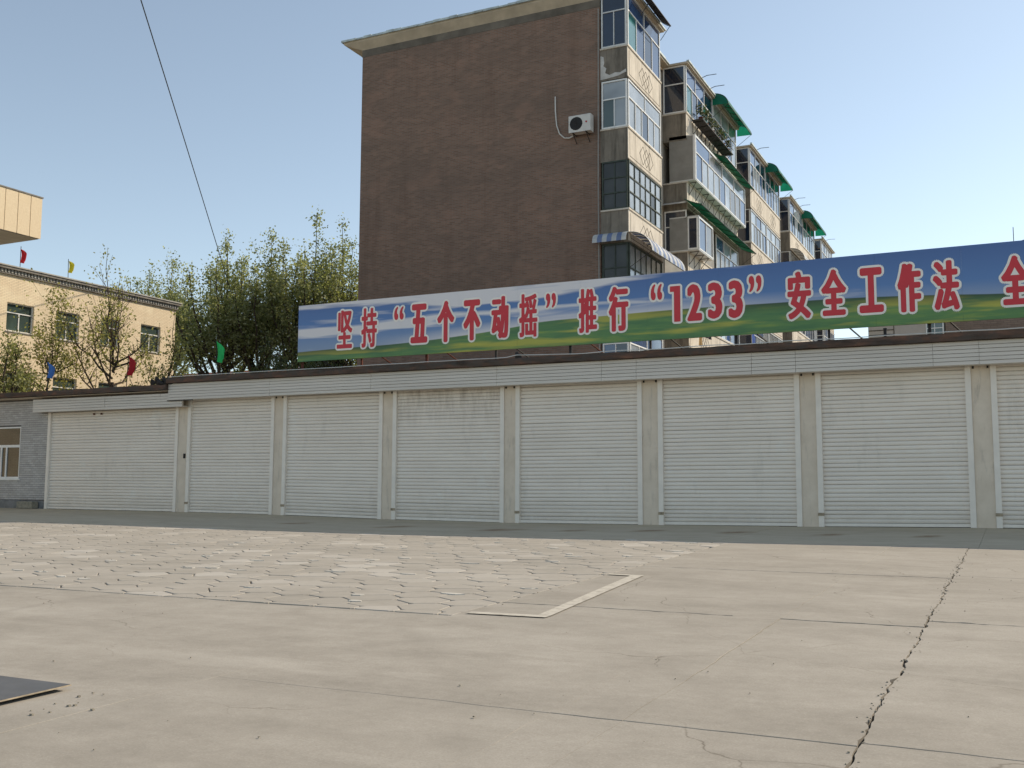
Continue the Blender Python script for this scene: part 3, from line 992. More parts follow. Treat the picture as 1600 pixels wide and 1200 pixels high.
# height of the meadow's top edge along the board
fx = t.n("ShaderNodeFloatCurve")
cv = fx.mapping.curves[0]
ptsc = [(0.0, .17), (.055, .19), (.14, .205), (.236, .28), (.285, .345), (.32, .40), (.39, .42), (.46, .435), (.55, .425), (.62, .415), (.69, .375), (.76, .32), (1.0, .28)]
cv.points[0].location = ptsc[0]; cv.points[1].location = ptsc[-1]
for a, b in ptsc[1:-1]: cv.points.new(a, b)
fx.mapping.update()
t.l(u, fx.inputs['Value'])
hz = fx.outputs[0]
n1 = t.noise(t.mapping(p, (.16, 1, 2.1), (1.3, 0, 2.45)), 1.0, 3, 0.5)
n2 = t.noise(t.mapping(p, (.45, 1, 4.4), (9, 0, 3), rot=(0, .04, 0)), 1.0, 3, 0.5)
skyc = t.ramp(v, [(0.2, (.27, .36, .52)), (0.55, (.12, .24, .50)), (0.95, (.09, .175, .40))])
bnd = t.math('SINE', t.math('MULTIPLY', 6.2832, t.math('ADD', t.math('ADD', t.math('MULTIPLY', v, 2.15), .17), t.math('MULTIPLY', t.math('SUBTRACT', n1, .5), 1.5))))
cm = t.math('ADD', t.math('ADD', t.math('MULTIPLY', n1, .40), t.math('MULTIPLY', n2, .40)), t.math('ADD', t.math('MULTIPLY', bnd, .13), .12))
right = t.ramp(u, [(0.02, 0.0), (0.34, 0.02), (0.5, .16), (0.62, .22), (1.0, .26)])
cm = t.math('SUBTRACT', cm, right)
skyc = t.mix(t.ramp(cm, [(0.46, 0.0), (0.59, 0.95)]), skyc, (.80, .76, .76))
lowc = t.math('SUBTRACT', v, hz)
lowmask = t.math('MULTIPLY', t.math('SUBTRACT', 1.0, t.math('MULTIPLY', lowc, 6.0), clamp=True), t.ramp(u, [(0.1, 0.0), (0.22, 0.85), (0.45, 0.75), (0.62, 0.1)]))
skyc = t.mix(lowmask, skyc, (.82, .77, .76))
m1 = t.noise(t.mapping(p, (.8, 1, 7.0), (2, 0, 4)), 1.0, 5, 0.6)
m2 = t.noise(t.mapping(p, (.35, 1, 4.0), (7, 0, 1), rot=(0, -.03, 0)), 1.0, 4, 0.5)
grass = t.ramp(m1, [(0.3, (.08, .20, .085)), (0.55, (.13, .27, .09)), (0.75, (.27, .37, .08))])
grass = t.mix(t.ramp(m2, [(0.50, 0.0), (0.62, 0.7)]), grass, (.60, .53, .08))
dk = t.math('MULTIPLY', t.math('ADD', 1.0, t.math('MULTIPLY', lowc, 7.0), clamp=True), t.ramp(u, [(0.0, .8), (0.12, .7), (0.25, .1), (0.42, .25), (0.52, .85), (1.0, .8)]))
grass = t.mix(dk, grass, (.035, .058, .04))
isg = t.math('MULTIPLY', lowc, 90.0)
isg = t.math('SUBTRACT', 0.5, isg, clamp=True)
t.color(t.mix(isg, skyc, grass)); t.set(0.45, 0, 0.35)
M_SIGN = t.m
nb = 14
for k in range(nb):
    wd = (SX1 - SX0) / nb
    q = MB(); q.box(SX0 + k * wd + .0012, SX0 + (k + 1) * wd - .0012, SY + random.uniform(-.001, .001), SY + .06, SZ0, SZ1)
    build("sign_panel", q, M_SIGN, bill)
q = MB()
for (a, b, c, d) in ((SX0, SX1, SZ0 + .02, SZ0 + .07), (SX0, SX1, SZ1 - .07, SZ1 - .02), (SX0, SX1, 5.55, 5.60)):
    q.box(a + .02, b - .02, SY + .062, SY + .11, c, d)
build("frame", q, M_RUST, bill)
for k in range(12):
    px = 4.083 + 2.283 * k
    if k == 0: px += .06
    th_ = .026 if k % 2 else .036
    q = MB(); q.box(px - th_, px + th_, SY + .112, SY + .165, 4.30, 6.42)
    build("pole", q, M_RUST if k < 3 else M_DARKSTEEL, bill)
    q = MB(); q.tube([(px + .05, SY + .14, 5.2), (px + .95, SY + 1.2, 4.32)], .022, 5)
    build("brace", q, M_RUST if k in (1, 2, 4) else M_DARKSTEEL, bill)

# lettering
M_RED = plain("red_letter_print", (.62, .05, .065), 0.5, 0, 0.3, 0.04, 3)
M_OUT = plain("pale_letter_outline", (.90, .85, .78), 0.5, 0, 0.3, 0.04, 3)
glyph_cache = {}
def glyph(ch):
    if ch in glyph_cache: return glyph_cache[ch]
    if ch == '1':
        V1 = np.array([(.42, 0), (1, 0), (1, 1), (0, 1), (0, .86), (.42, .86)], float)
        glyph_cache[ch] = (V1, [(0, 1, 2, 5), (5, 2, 3, 4)])
        return glyph_cache[ch]
    cu = bpy.data.curves.new("glyph", 'FONT')
    cu.body = ch; cu.resolution_u = 3; cu.fill_mode = 'FRONT'
    ob = bpy.data.objects.new("glyph", cu)
    col.objects.link(ob)
    bpy.context.view_layer.update()
    dg = bpy.context.evaluated_depsgraph_get()
    me = bpy.data.meshes.new_from_object(ob.evaluated_get(dg))
    vs = np.array([v.co[:2] for v in me.vertices]); fs = [tuple(p.vertices) for p in me.polygons]
    bpy.data.objects.remove(ob); bpy.data.curves.remove(cu); bpy.data.meshes.remove(me)
    lo, hi = vs.min(0), vs.max(0)
    vs = (vs - lo) / np.maximum(hi - lo, 1e-6)
    glyph_cache[ch] = (vs, fs)
    return glyph_cache[ch]
def char_mesh(ch, x0, x1, z0, z1, ex, ez, yfront, grow, nring):
    """thick-stroked glyph: the thin glyph swept round a small ellipse, in very thin layers"""
    vs, fs = glyph(ch)
    mb = MB()
    W, H = x1 - x0 - 2 * ex, z1 - z0 - 2 * ez
    offs = [(0, 0)]
    for r, n in nring:
        offs += [((ex * r + grow) * math.cos(2 * math.pi * k / n), (ez * r + grow) * math.sin(2 * math.pi * k / n)) for k in range(n)]
    for k, (dx_, dz_) in enumerate(offs):
        P = [(x0 + ex + v[0] * W + dx_, yfront - .00012 * k, z0 + ez + v[1] * H + dz_) for v in vs]
        mb.add(P, fs)
    return mb
CH = [('坚', 5.535, 6.099, 5.074, 6.249), ('持', 6.424, 6.987, 5.055, 6.258), ('“', 7.589, 7.923, 5.819, 6.22), ('五', 8.172, 8.745, 5.084, 6.249), ('个', 9.07, 9.643, 5.055, 6.278), ('不', 9.939, 10.493, 5.055, 6.239), ('动', 10.846, 11.391, 5.055, 6.268), ('摇', 11.715, 12.279, 5.045, 6.268), ('”', 12.537, 12.843, 5.819, 6.23), ('推', 13.511, 14.046, 5.055, 6.268), ('行', 14.38, 14.944, 5.036, 6.258), ('“', 15.565, 15.88, 5.8, 6.23), ('1', 16.09, 16.367, 5.189, 6.134), ('2', 16.549, 16.94, 5.179, 6.144), ('3', 17.093, 17.475, 5.198, 6.144), ('3', 17.628, 18.001, 5.179, 6.153), ('”', 18.154, 18.478, 5.81, 6.23), ('安', 19.109, 19.682, 5.045, 6.239), ('全', 19.921, 20.513, 5.074, 6.22), ('工', 20.809, 21.363, 5.084, 6.182), ('作', 21.678, 22.204, 5.036, 6.211), ('法', 22.461, 23.025, 5.017, 6.201), ('全', 23.904, 24.477, 5.045, 6.182)]
for (ch, a, b, c, d) in CH:
    ex, ez = .042, .030
    if ch in '摇推坚持': ex, ez = .028, .020
    if ch in '233': ex, ez = .048, .042
    if ch == '1': ex, ez = .012, .010
    if ch in '“”': ex, ez = .018, .012
    if ch in '工五个不': ex, ez = .048, .042
    o1 = build("character_outline", char_mesh(ch, a, b, c, d, ex, ez, SY - .002, .055, [(.4, 6), (.7, 8), (1, 16)]), M_OUT, bill, origin=((a + b) / 2, SY, c))
    build("character", char_mesh(ch, a, b, c, d, ex, ez, SY - .007, 0.0, [(.4, 6), (.72, 8), (1, 14)]), M_RED, bill, origin=((a + b) / 2, SY - .003, c))

# ------------------------------------------------------------------ apartment block
apt = thing("apartment_building", "six storey brown brick apartment block with glazed balconies behind the garages", "apartment block", (5.5, 30, 0))
AX0, AX1, AY0, AY1, XF = .26, 10.83, 9.0, 58.0, 11.9
q = MB()
q.add([(AX0, AY0, 0), (AX1, AY0, 0), (AX1, AY0, 18.70), (AX0, AY0, 18.70)], [(0, 1, 2, 3)])
q.add([(AX0, AY0 + .25, 0), (AX1, AY0 + .25, 0), (AX1, AY0 + .25, 18.70), (AX0, AY0 + .25, 18.70)], [(3, 2, 1, 0)])
q.add([(AX0, AY0, 0), (AX0, AY0 + .25, 0), (AX0, AY0 + .25, 18.70), (AX0, AY0, 18.70)], [(3, 2, 1, 0)])
q.add([(AX1, AY0, 0), (AX1, AY0 + .25, 0), (AX1, AY0 + .25, 18.70), (AX1, AY0, 18.70)], [(0, 1, 2, 3)])
build("end_wall", q, M_BRICK, apt)
q = MB(); q.box(AX0, AX0 + .3, AY0 + .252, AY1, 0, 18.70)
build("side_wall", q, M_BRICKY, apt)
q = MB(); q.box(AX0 + .302, AX1, AY0 + .252, AY1, 0, 18.985)
build("main_wall", q, M_CREAM, apt)
q = MB(); q.box(AX0 - .012, AX1 + .005, AY0 - .012, AY0 + .25, 18.702, 19.0); q.box(AX0 - .012, AX0 + .3, AY0 + .251, AY1, 18.702, 19.0)
build("cement_band", q, M_BAND, apt)
# sloped plaster eave
def eave():
    mb = MB()
    x0, x1, y0, y1 = AX0, AX1 - .1, AY0, AY1
    A = [(x0, y0, 19.0), (x1, y0, 19.0), (x1, y1, 19.0), (x0, y1, 19.0)]
    B = [(x0 - .82, y0 - .2, 19.32), (x1 + .12, y0 - .2, 19.32), (x1 + .12, y1 + .3, 19.32), (x0 - .82, y1 + .3, 19.32)]
    Cc = [(p_[0], p_[1], 19.40) for p_ in B]
    mb.add(A + B + Cc, [(0, 1, 5, 4), (1, 2, 6, 5), (2, 3, 7, 6), (3, 0, 4, 7), (4, 5, 9, 8), (5, 6, 10, 9), (6, 7, 11, 10), (7, 4, 8, 11), (8, 9, 10, 11), (3, 2, 1, 0)])
    return mb
build("eave", eave(), M_EAVE, apt)
for (ya, yb) in ((9.0, 12.95), (16.5, 25.5), (28.5, 36.3), (39.4, 48.5), (51.5, 56.5)):
    q = MB(); q.box(AX1 + .351, XF + .14, ya - .12 if ya > 9 else AY0 - .2, yb + .12, 19.16, 19.245)
    build("balcony_roof", q, M_EAVE, apt)
q = MB(); q.box(AX1 + .021, AX1 + .35, AY0 - .2, AY1 + .3, 19.16, 19.245)
build("recess_roof", q, M_EAVE, apt)
mb = MB()
for (a, b, c, d, n_) in ((AX0 - .9, AX1 + .03, AY0 - .28, AY0 - .14, 31), (AX1 + .04, XF + .19, AY0 - .28, AY0 - .21, 3)):
    for k in range(n_):
        xa = a + (b - a) * k / n_; xb_ = a + (b - a) * (k + 1) / n_ - .006
        j = random.uniform(-.015, .02)
        mb.box(xa, xb_, c + j, d, 19.401, 19.48 + random.uniform(-.015, .03))
for k in range(90):
    ya = AY0 - .135 + k * .54
    on = any(a_ - .3 < ya + .27 < b_ + .2 for (a_, b_) in ((8.4, 12.95), (16.5, 25.5), (28.5, 36.3), (39.4, 48.5), (51.5, 56.5)))
    xe = XF + .19 if on else AX1 + .40
    mb.box(xe - .11 + random.uniform(-.02, .02), xe, ya, ya + .53, 19.246, 19.31 + random.uniform(-.015, .03))
mb.box(AX0 - .9, AX0 - .75, AY0 - .135, AY1, 19.401, 19.48)
build("roof_edge", mb, M_ROOFEDGE, apt)
q = MB(); q.tube([(10.79, 8.93, 5), (10.77, 8.92, 12), (10.80, 8.93, 18.6)], .028, 6)
build("drain_pipe", q, M_GREY, apt)
PP = [(10.85, 16.78), (10.97, 16.72), (11.0, 16.5), (10.96, 16.38), (11.08, 16.27), (11.03, 16.1), (11.2, 16.0), (11.42, 16.06), (11.62, 16.03), (11.84, 16.13), (11.85, 16.02), (11.55, 15.92), (11.2, 15.88), (10.85, 15.86)]
q = MB(); q.add([(a, 8.988, c) for a, c in PP] + [(a, 8.999, c) for a, c in PP], [tuple(range(len(PP) - 1, -1, -1))] + [(k, (k + 1) % len(PP), (k + 1) % len(PP) + len(PP), k + len(PP)) for k in range(len(PP))])
build("plaster_patch", q, plain("white_plaster_patch", (.55, .53, .50), 0.9, 0, 0.2, 0.15, 6), apt)

def window_grid(par, O, U, N, W, H, cols, rows_spec, fm, panes, ft=.055, proud=.045):
    """frame bars in one mesh, every pane an object; rows_spec = list of (height fraction, columns)"""
    V = Vector((0, 0, 1)); U = Vector(U); N = Vector(N)
    f = MB()
    f.obox(O, U, V, N, 0, W, 0, ft, 0, proud); f.obox(O, U, V, N, 0, W, H - ft, H, 0, proud)
    f.obox(O, U, V, N, 0, ft, ft + .001, H - ft - .001, 0, proud); f.obox(O, U, V, N, W - ft, W, ft + .001, H - ft - .001, 0, proud)
    zz = ft
    HH = H - 2 * ft
    plist = []
    for ri, (fr, nc) in enumerate(rows_spec):
        h = HH * fr
        z0, z1 = zz, zz + h
        if ri < len(rows_spec) - 1:
            f.obox(O, U, V, N, ft + .001, W - ft - .001, z1 - ft * .4, z1 + ft * .4, .004, proud - .004)
        cw = (W - 2 * ft) / nc
        for c in range(nc):
            a, b = ft + c * cw, ft + (c + 1) * cw
            if c < nc - 1:
                f.obox(O, U, V, N, b - ft * .32, b + ft * .32, z0 + ft * .41, z1 - ft * .41, .006, proud - .006)
            plist.append((a, b, z0, z1, ri, c))
        zz = z1
    fr_ = build("window_frame", f, fm, par)
    for (a, b, z0, z1, ri, c) in plist:
        q = MB(); q.obox(O, U, V, N, a + .004, b - .004, z0 + .004, z1 - .004, -.012, .003 + random.uniform(0, .012))
        build("pane", q, panes(ri, c) if callable(panes) else random.choice(panes), par)
    return fr_

def diamonds(par, yc, zc, s=.30, xf=XF):
    mb = MB()
    for k in (-1, 0, 1):
        c = Vector((xf, yc + k * s * 1.0, zc))
        a, b = s * .98, s * .88
        P = [c + Vector((0, -a, 0)), c + Vector((0, 0, b)), c + Vector((0, a, 0)), c + Vector((0, 0, -b))]
        for i in range(4):
            d = (P[(i + 1) % 4] - P[i]); L_ = d.length; d.normalize()
            mb.obox(P[i], d, Vector((1, 0, 0)).cross(d), Vector((1, 0, 0)), 0, L_, -.011, .011, .0012 + k * .0008, .006 + k * .0008)
    return build("diamond_ornament", mb, M_GROOVE, par)

SILL = [17.05, 13.97, 10.93, 7.87, 4.85]
STACK = [(9.0, 12.95), (16.5, 25.5), (28.5, 36.3), (39.4, 48.5), (51.5, 56.5)]
def balcony(si, li, push=0.0):
    y0, y1 = STACK[si]
    z = SILL[li]
    q = MB()
    lo = z - 1.2
    if li == 4: lo = .3
    # cheek facing the camera: shade put into a darker stained colour; front cream
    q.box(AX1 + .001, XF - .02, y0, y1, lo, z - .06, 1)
    q.box(XF - .019, XF, y0 + .0, y1, lo + .001, z - .061, 0)
    q.box(AX1 + .001, XF + .035, y0 - .035, y1 + .02, z - .059, z, 0)          # sill
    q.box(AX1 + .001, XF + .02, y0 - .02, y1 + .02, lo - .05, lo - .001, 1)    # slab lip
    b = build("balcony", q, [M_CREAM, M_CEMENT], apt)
    # incised frame line and ornament on the front
    m = MB()
    for (a, c, e, f_) in ((y0 + .18, y0 + .20, lo + .12, z - .16), (y1 - .20, y1 - .18, lo + .12, z - .16), (y0 + .201, y1 - .201, lo + .12, lo + .14)):
        m.box(XF + .001, XF + .005, a, c, e, f_)
    build("panel_line", m, M_GROOVE, b)
    if si == 0:
        diamonds(b, (y0 + y1) / 2 + .1, (lo + z) / 2 - .03, .40)
    else:
        for u in (.27, .73):
            diamonds(b, y0 + (y1 - y0) * u, (lo + z) / 2 - .03, .40)
    return b
def rnd_panes(*ms):
    return lambda ri, c: random.choice(ms)
EX = (1, 0, 0); EY = (0, 1, 0); NX = (1, 0, 0); NY = (0, -1, 0)
BAL = {}
for si in range(5):
    for li in range(5):
        BAL[(si, li)] = balcony(si, li)
        z = SILL[li]
        y0, y1 = STACK[si]
        b = BAL[(si, li)]
        H = 1.795 if li else 2.10
        # core behind the glazing
        if (si, li) == (1, 1): continue
        xw = AX1 + .06
        side_w = XF - xw - .03
        if si == 0:
            if li == 0:
                window_grid(b, (xw, y0 + .02, z), EX, NY, side_w, H, 0, [(.66, 2), (.34, 1)], M_ALU, [M_GDARK])
                window_grid(b, (XF - .03, y0 + .05, z), EY, NX, 3.8, H, 0, [(.66, 4), (.34, 2)], M_WHITEFR, lambda ri, c: (M_GTEAL if (ri == 0 and c == 0) else random.choice([M_GBLUE, M_GBLUE, M_GDARK])))
            elif li == 1:
                window_grid(b, (xw, y0 + .02, z), EX, NY, side_w, H, 0, [(.62, 2), (.38, 1)], M_WHITEFR, [M_GGREEN, M_GGREY, M_GPGREY])
                window_grid(b, (XF - .03, y0 + .05, z), EY, NX, 3.8, H, 0, [(.64, 5), (.36, 2)], M_WHITEFR, lambda ri, c: M_GDARK if (ri == 0 and c == 2) else M_GPALE)
            elif li == 2:
                window_grid(b, (xw, y0 + .02, z), EX, NY, side_w, H, 0, [(.33, 2), (.33, 2), (.34, 2)], M_OLDFR, [M_GDUST])
                window_grid(b, (XF - .03, y0 + .05, z), EY, NX, 3.8, H, 0, [(.35, 6), (.33, 6), (.32, 6)], M_OLDFR, lambda ri, c: M_GDUST if (c == 4 and ri < 2) else M_GPGREY)
            elif li == 3:
                window_grid(b, (xw, y0 + .02, z), EX, NY, side_w, H, 0, [(.5, 2), (.5, 2)], M_OLDFR, [M_GDUST])
                window_grid(b, (XF - .03, y0 + .05, z), EY, NX, 3.8, H, 0, [(.5, 6), (.5, 6)], M_OLDFR, [M_GPGREY, M_GPALE])
            else:
                window_grid(b, (xw, y0 + .02, z), EX, NY, side_w, H, 0, [(.66, 2), (.34, 1)], M_WHITEFR, [M_GDARK, M_GBLUE])
                window_grid(b, (XF - .03, y0 + .05, z), EY, NX, 3.8, H, 0, [(.66, 4), (.34, 2)], M_WHITEFR, [M_GPALE, M_GBLUE])
        else:
            Wt = y1 - y0
            pal = random.choice([[M_GBLUE, M_GDARK, M_GPALE], [M_GPALE, M_GBLUE], [M_GPALE, M_GGREY, M_GBLUE]])
            fm = M_WHITEFR if random.random() < .6 else M_ALU
            window_grid(b, (xw, y0 + .02, z), EX, NY, side_w, H, 0, [(.62, 1), (.38, 1)], fm, [M_GDARK])
            if (si, li) == (1, 2):
                window_grid(b, (XF - .03, 21.2, z), EY, NX, y1 - 21.2 - .05, H, 0, [(.62, 5), (.38, 3)], M_WHITEFR, [M_GBLUE, M_GPALE, M_GGREY])
                q = MB(); q.box(XF - .6, XF - .08, 18.7, 21.19, z, z + H)
                build("partition", q, M_GREY, b)
            else:
                h1 = Wt / 2
                for k in (0, 1):
                    nc = 5 if Wt > 7 else 3
                    window_grid(b, (XF - .03, y0 + .05 + k * h1, z), EY, NX, h1 - .1, H, 0, [(.62, nc), (.38, 3)], fm, (lambda ri, c: M_GTEAL if (ri == 0 and c in (0, 3)) else random.choice([M_GBLUE, M_GBLUE, M_GDARK])) if (si, li, k) == (1, 0, 0) else pal)
        # inner slab so that nothing shows through
        q = MB(); q.box(AX1 + .002, XF - .16, y0 + .1, y1 - .03, z + .002, z + H)
        build("balcony_interior", q, M_BAND, b)

# pushed-out enclosures of the second stack
def enclosure(y0, y1, z0, z1, xo, ncol, side, panes, fm=M_WHITEFR, nbr=9, cheek=.0):
    q = MB()
    q.box(AX1 + .3, xo, y0, y1, z0 - .05, z0)
    e = build("bay_window", q, M_ALU, apt)
    q = MB(); q.box(AX1 + .3, xo, y0, y1, z1, z1 + .05)
    build("bay_roof", q, M_ALU, e)
    q = MB()
    if side == 'grey':
        q.box(AX1 + .302, xo - .10, y0, y0 + .03, z0 + .001, z1 - .001)
        build("side_panel", q, M_GREY, e)
        q = MB(); q.box(xo - .095, xo, y0 - .01, y0 + .06, z0 + .001, z1 - .001); build("corner_post", q, M_WHITEFR, e)
    elif side == 'mixed':
        q.box(AX1 + .302, XF + .02, y0, y0 + .03, z0 + .001, z1 - .001)
        build("side_panel", q, M_GREY, e)
        window_grid(e, (XF + .03, y0 + .03, z0), EX, NY, xo - XF - .06, z1 - z0, 0, [(1.0, 1)], fm, [M_GDARK])
    q = MB(); q.box(AX1 + .31, xo - .06, y0 + .06, y1 - .03, z0 + .001, z1 - .001)
    build("bay_interior", q, M_BAND, e)
    window_grid(e, (xo - .03, y0 + .062, z0), EY, NX, y1 - y0 - .07, z1 - z0, 0, [(.64, ncol), (.36, max(2, ncol // 2))] if ncol > 2 else [(1.0, ncol)], fm, panes)
    for k in range(nbr):
        yy = y0 + (y1 - y0) * (k + .3) / nbr
        q = MB()
        q.tube([(XF + .005, yy, z0 - .07), (xo - .05, yy, z0 - .07)], .016, 4)
        q.tube([(XF + .005, yy, z0 - .07), (XF + .005, yy, z0 - .62)], .016, 4)
        q.tube([(XF + .005, yy, z0 - .60), (xo - .08, yy, z0 - .08)], .014, 4)
        build("bracket", q, M_DARKSTEEL, e)
    return e
enclosure(16.5, 25.6, 14.03, 15.95, 12.28, 9, 'grey', [M_GPALE, M_GPALE, M_GBLUE, M_GGREY])
enclosure(16.42, 18.75, 10.96, 12.36, 12.40, 2, 'mixed', [M_GBLUE, M_GGREY], nbr=3)
enclosure(16.5, 21.0, 4.85, 6.45, 12.25, 4, 'grey', [M_GBLUE, M_GDARK, M_GPALE], nbr=4)

# awnings
def awning(y0, y1, ztop, depth, drop, mats, stripes=1, ends=True, x0=XF + .01, ribs=5, label=None, flat=False, wrap=0.0):
    n = 8
    prof = []
    for k in range(n + 1):
        u = k / n
        if flat: prof.append((x0 + depth * u, ztop - drop * u - .03 * math.sin(u * 3.1)))
        else:
            a = u * math.pi / 2
            prof.append((x0 + depth * math.sin(a), ztop - drop * (1 - math.cos(a))))
    ns = stripes if stripes > 1 else max(4, int((y1 - y0) / .9))
    mb = MB()
    th_ = .012
    for s_ in range(ns):
        ya = y0 + (y1 - y0) * s_ / ns; yb = y0 + (y1 - y0) * (s_ + 1) / ns
        wob = random.uniform(-.02, .02)
        for k in range(n):
            (xa, za), (xb_, zb_) = prof[k], prof[k + 1]
            vs = [(xa, ya, za), (xb_, ya, zb_ + wob * (k + 1) / n), (xb_, yb, zb_ + wob * (k + 1) / n), (xa, yb, za)]
            vs += [(p_[0], p_[1], p_[2] - th_) for p_ in vs]
            mb.add(vs, [(0, 1, 2, 3), (7, 6, 5, 4), (0, 4, 5, 1), (2, 6, 7, 3), (1, 5, 6, 2)], s_ % 2 if stripes > 1 else 0)
    if ends:
        for yy in ((y1,) if ends == 'far' else (y0, y1)):
            c = (x0, yy, prof[-1][1])
            vs = [c] + [(p_[0], yy, p_[1] - .013) for p_ in prof]
            mb.add(vs, [(0, k + 1, k + 2) for k in range(n)], 0)
    a = build("awning", mb, mats, apt, smooth=False, label=label)
    for k in range(ribs + 1):
        yy = y0 + (y1 - y0) * k / ribs
        q = MB(); q.tube([(p_[0], yy, p_[1] - .03) for p_ in prof], .015, 4)
        build("rib", q, M_DARKSTEEL, a)
    q = MB()
    q.tube([(prof[-1][0], y0, prof[-1][1] - .015), (prof[-1][0], y1, prof[-1][1] - .015)], .018, 4)
    for yy in (y0 + .05, y1 - .05):
        q.tube([(prof[-1][0] - .02, yy, prof[-1][1] - .03), (x0, yy, prof[-1][1] - .55)], .012, 4)
    build("front_bar", q, M_DARKSTEEL, a)
    return a
awning(9.9, 12.4, 19.34, .42, .28, M_DARKSTEEL, ends=False, flat=True, x0=XF + .2, ribs=3, label="dark ragged awning over the nearest top floor balcony")
awning(20.9, 25.7, 19.42, .75, .58, M_AWN, label="green curved awning over the second balcony stack")
awning(32.4, 36.6, 19.42, .75, .58, M_AWN, label="green curved awning over the third balcony stack")
awning(43.6, 48.9, 19.42, .75, .58, M_AWN, label="green curved awning over the fourth balcony stack")
awning(20.2, 26.0, 16.35, .62, .30, M_AWN, ends=False, flat=True, x0=XF + .15, label="green flat awning above the pushed-out bay window")
awning(16.0, 26.2, 13.08, .75, .32, M_AWN, ends=False, flat=True, ribs=8, label="long green flat awning under the brackets of the pushed-out bay")
awning(9.0, 13.2, 10.05, .85, .75, [M_AWNW, M_AWNB], stripes=15, ends="far", label="white and blue striped awning on the nearest balcony stack", ribs=6)
awning(39.4, 44.5, 15.95, .85, .75, [M_AWNW, M_AWNW], stripes=14, ends="far", label="white striped awning on the fourth balcony stack")
# side return of the striped awning over the near cheek
mb = MB()
for s_ in range(7):
    xa = 10.62 + s_ * .185; xb_ = xa + .185
    for k in range(4):
        u0, u1 = k / 4, (k + 1) / 4
        ya, yb = 8.99 - .34 * math.sin(u0 * 1.57), 8.99 - .34 * math.sin(u1 * 1.57)
        za, zb_ = 10.05 - .36 * (1 - math.cos(u0 * 1.57)), 10.05 - .36 * (1 - math.cos(u1 * 1.57))
        vs = [(xa, ya, za), (xb_, ya, za), (xb_, yb, zb_), (xa, yb, zb_)]
        vs += [(p_[0], p_[1], p_[2] - .012) for p_ in vs]
        mb.add(vs, [(3, 2, 1, 0), (4, 5, 6, 7), (2, 3, 7, 6), (0, 1, 5, 4)], s_ % 2)
build("awning", mb, [M_AWNW, M_AWNB], apt, label="short side return of the striped awning")
mb = MB()
for s_ in range(5):
    xa = 10.9 + s_ * .22
    vs = [(xa, 16.49, 13.1), (xa + .22, 16.49, 13.1), (xa + .22, 16.05, 12.92), (xa, 16.05, 12.92)]
    vs += [(p_[0], p_[1], p_[2] - .012) for p_ in vs]
    mb.add(vs, [(3, 2, 1, 0), (4, 5, 6, 7), (2, 3, 7, 6), (0, 1, 5, 4)], 0)
build("awning", mb, M_AWNW, apt, label="pale side return of the long green awning")
# small ribs sticking out of the roof edge
for yy in (18.6, 20.0, 29.6, 40.4, 42.2, 52.5):
    q = MB(); q.tube([(11.85, yy, 19.25), (12.3, yy - .05, 19.36), (12.75, yy - .12, 19.32)], .016, 4)
    build("roof_rod", q, M_DARKSTEEL, apt)

# flower rack with pots outside the second stack
rack = thing("flower_rack", "rusty flower rack bracketed under the top floor window of the second balcony stack", "plant rack", (12.2, 20, 16.9))
q = MB(); q.box(XF + .05, 12.45, 17.2, 22.6, 16.86, 16.90)
build("shelf", q, M_DARKSTEEL, rack)
q = MB(); q.tube([(12.45, 17.2, 17.1), (12.45, 22.6, 17.1)], .016, 5)
build("rail", q, M_DARKSTEEL, rack)
for k in range(8):
    yy = 17.4 + k * .7
    q = MB(); q.tube([(XF + .04, yy, 16.84), (12.44, yy, 16.84)], .018, 4); q.tube([(XF + .04, yy, 16.3), (12.42, yy, 16.82)], .016, 4); q.tube([(XF + .04, yy, 16.25), (XF + .04, yy, 16.84)], .018, 4)
    build("bracket", q, M_DARKSTEEL, rack)
def potplant(loc, s, label, leafy):
    p_ = thing("potted_plant", label, "potted plant", loc, "pots on the flower rack")
    x_, y_, z_ = loc
    q = MB(); q.tube([(x_, y_, z_), (x_, y_, z_ + .16), (x_, y_, z_ + .20)], [.08, .115, .12], 8)
    build("pot", q, M_RUST, p_)
    q = MB()
    for k in range(leafy):
        a = rng.uniform(0, 6.28); r_ = rng.uniform(0, .22) * s; h = rng.uniform(.2, .62) * s
        c = Vector((x_ + r_ * math.cos(a), y_ + r_ * math.sin(a), z_ + .15 + h))
        d1 = Vector(rng.normal(size=3)).normalized() * .06; d2 = Vector(rng.normal(size=3)).normalized() * .04
        q.add([c - d1, c + d2, c + d1, c - d2], [(0, 1, 2, 3)])
    build("foliage", q, M_LEAF3, p_)
for k, (yy, lb) in enumerate([(17.6, "dry potted plant at the near end of the flower rack"), (18.5, "second potted plant from the near end of the flower rack"), (19.5, "third potted plant from the near end of the flower rack"), (20.5, "third potted plant from the far end of the flower rack"), (21.4, "second potted plant from the far end of the flower rack"), (22.3, "low potted plant at the far end of the flower rack")]):
    potplant((12.25, yy, 16.905), .75 if k == 5 else 1.0, lb, 110)

